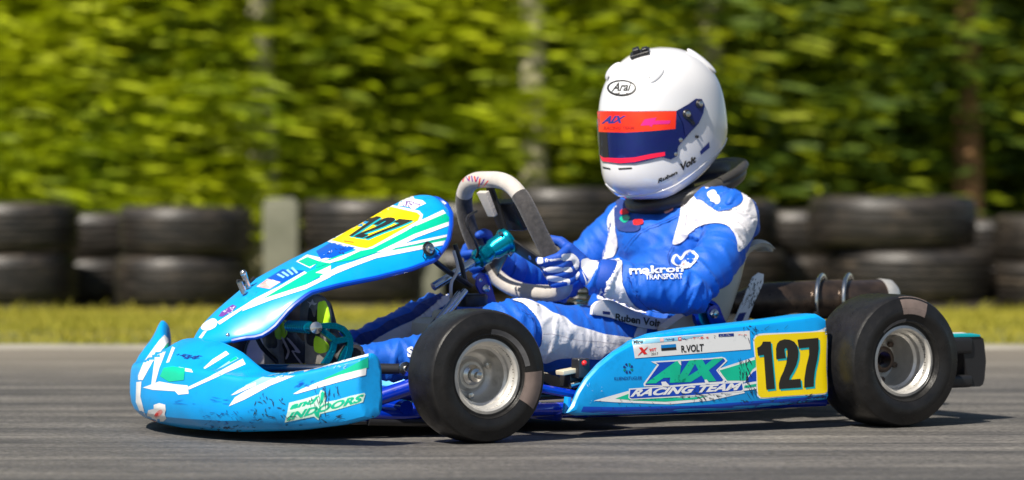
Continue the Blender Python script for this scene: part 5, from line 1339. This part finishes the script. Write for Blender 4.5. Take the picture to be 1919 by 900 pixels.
# far shin: navy outside, lilac white inside
SU_('H', [(75, 352), (150, 372), (240, 322), (350, 262), (470, 207), (560, 142), (690, 25), (700, 90), (600, 160), (500, 290), (400, 345), (330, 362), (290, 392), (180, 405), (90, 372)], cond=lambda q: q.y < -.02)
SU_('H', [(85, 345), (130, 300), (230, 270), (300, 220), (400, 180), (450, 160), (500, 110), (600, 58), (685, 22), (650, 62), (560, 142), (470, 205), (350, 255), (240, 318), (150, 372)], M_suitn, .0034, cond=lambda q: q.y < -.02)
TX('H', 'SG', (430, 450), (505, 440), (515, 370), (425, 385), person, MKW, .0022, bold=.05, step=3)
M_seam = mat('dark blue seam thread', (.001, .03, .25), .8)
def seam(k, pts, w_=1.1, m=None):
    q = [(v.x, v.y) for v in crom([V3((x, y, 0)) for x, y in cv(k, pts)], 6, False)]; V = []
    for i, (x, y) in enumerate(q):
        a, b = q[max(i - 1, 0)], q[min(i + 1, len(q) - 1)]; dx, dy = b[0] - a[0], b[1] - a[1]; l = math.hypot(dx, dy) or 1
        V += [(x - dy / l * w_ / 2, y + dx / l * w_ / 2), (x + dy / l * w_ / 2, y - dx / l * w_ / 2)]
    lay((V, [(2 * i, 2 * i + 1, 2 * i + 3, 2 * i + 2) for i in range(len(q) - 1)]), person, m or M_seam, .0052, step=6)
seam('T', [(372, 450), (350, 490), (345, 520), (355, 560)]); seam('T', [(130, 620), (170, 700), (250, 780), (350, 800)]); seam('T', [(410, 290), (330, 330), (200, 380), (120, 470)])
seam('I', [(60, 140), (130, 200), (150, 270), (130, 380)]); M_wseam = mat('grey seam thread', (.35, .34, .40), .8)
seam('I', [(190, 300), (260, 300), (330, 318), (430, 340), (560, 350), (700, 370)], 1.0, M_wseam); seam('L', [(690, 250), (740, 262), (800, 240)], 1.0, M_wseam); seam('T', [(425, 230), (440, 300), (430, 350)], 1.0, M_wseam)
# ---- glove panels
GT = [GL[0], GL[1]]
def GP(pts, m=M_suitw, off=.0014, **kw): return lay(polyc('L', pts, 3), GT, m, off, step=3.0, jump=.02, **kw)
for q in ([(262, 190), (320, 176), (372, 178), (425, 236), (424, 300), (396, 332), (372, 290), (350, 242), (275, 248)], [(42, 215), (80, 210), (90, 264), (36, 270)], [(125, 306), (265, 306), (265, 346), (130, 352)], [(280, 306), (345, 306), (362, 348), (285, 346)], [(72, 298), (108, 308), (106, 342)],
          [(120, 386), (265, 397), (260, 446), (130, 426)], [(275, 405), (340, 420), (335, 482), (318, 480), (316, 446), (275, 438)], [(40, 310), (60, 330), (108, 390), (100, 406), (50, 350)], [(450, 236), (500, 220), (560, 212), (608, 240), (602, 300), (580, 370), (555, 415), (520, 422), (460, 332), (446, 290)], [(508, 432), (550, 432), (512, 530), (500, 500)],
          [(395, 382), (420, 345), (432, 372), (400, 424)], [(455, 345), (470, 365), (500, 440), (492, 520), (484, 516), (488, 444)]): GP(q)
TX('L', 'freem', (105, 258), (262, 238), (260, 208), (105, 224), GT, M_suitw, .0016, bold=.04, step=3.0)
# ---- boots
def BO(k, pts, B, m, off=.0016): return lay(polyc(k, pts, 3), [B[1], B[0]], m, off, step=3, jump=.03)
BO('D', [(438, 125), (460, 112), (480, 112), (498, 150), (508, 200), (510, 250), (440, 248), (434, 190)], BL, M_hivis); BO('D', [(424, 320), (500, 370), (496, 410), (450, 426), (414, 402)], BL, M_hivis); BO('D', [(372, 112), (395, 118), (405, 98), (415, 120), (432, 122), (418, 136), (400, 130), (385, 148), (388, 128)], BL, M_lace, .0022)
BO('D', [(182, 230), (212, 190), (245, 235), (250, 310), (215, 342), (180, 322)], BR_, M_hivis)
BO('D', [(216, 335), (226, 332), (262, 400), (262, 430), (248, 460), (240, 456), (250, 424), (248, 400)], BR_, M_lace, .002); BO('D', [(250, 340), (262, 338), (325, 410), (322, 424), (290, 420), (345, 490), (335, 494), (275, 410), (300, 408)], BR_, M_lace, .002)
flush()
bpy.context.view_layer.update()
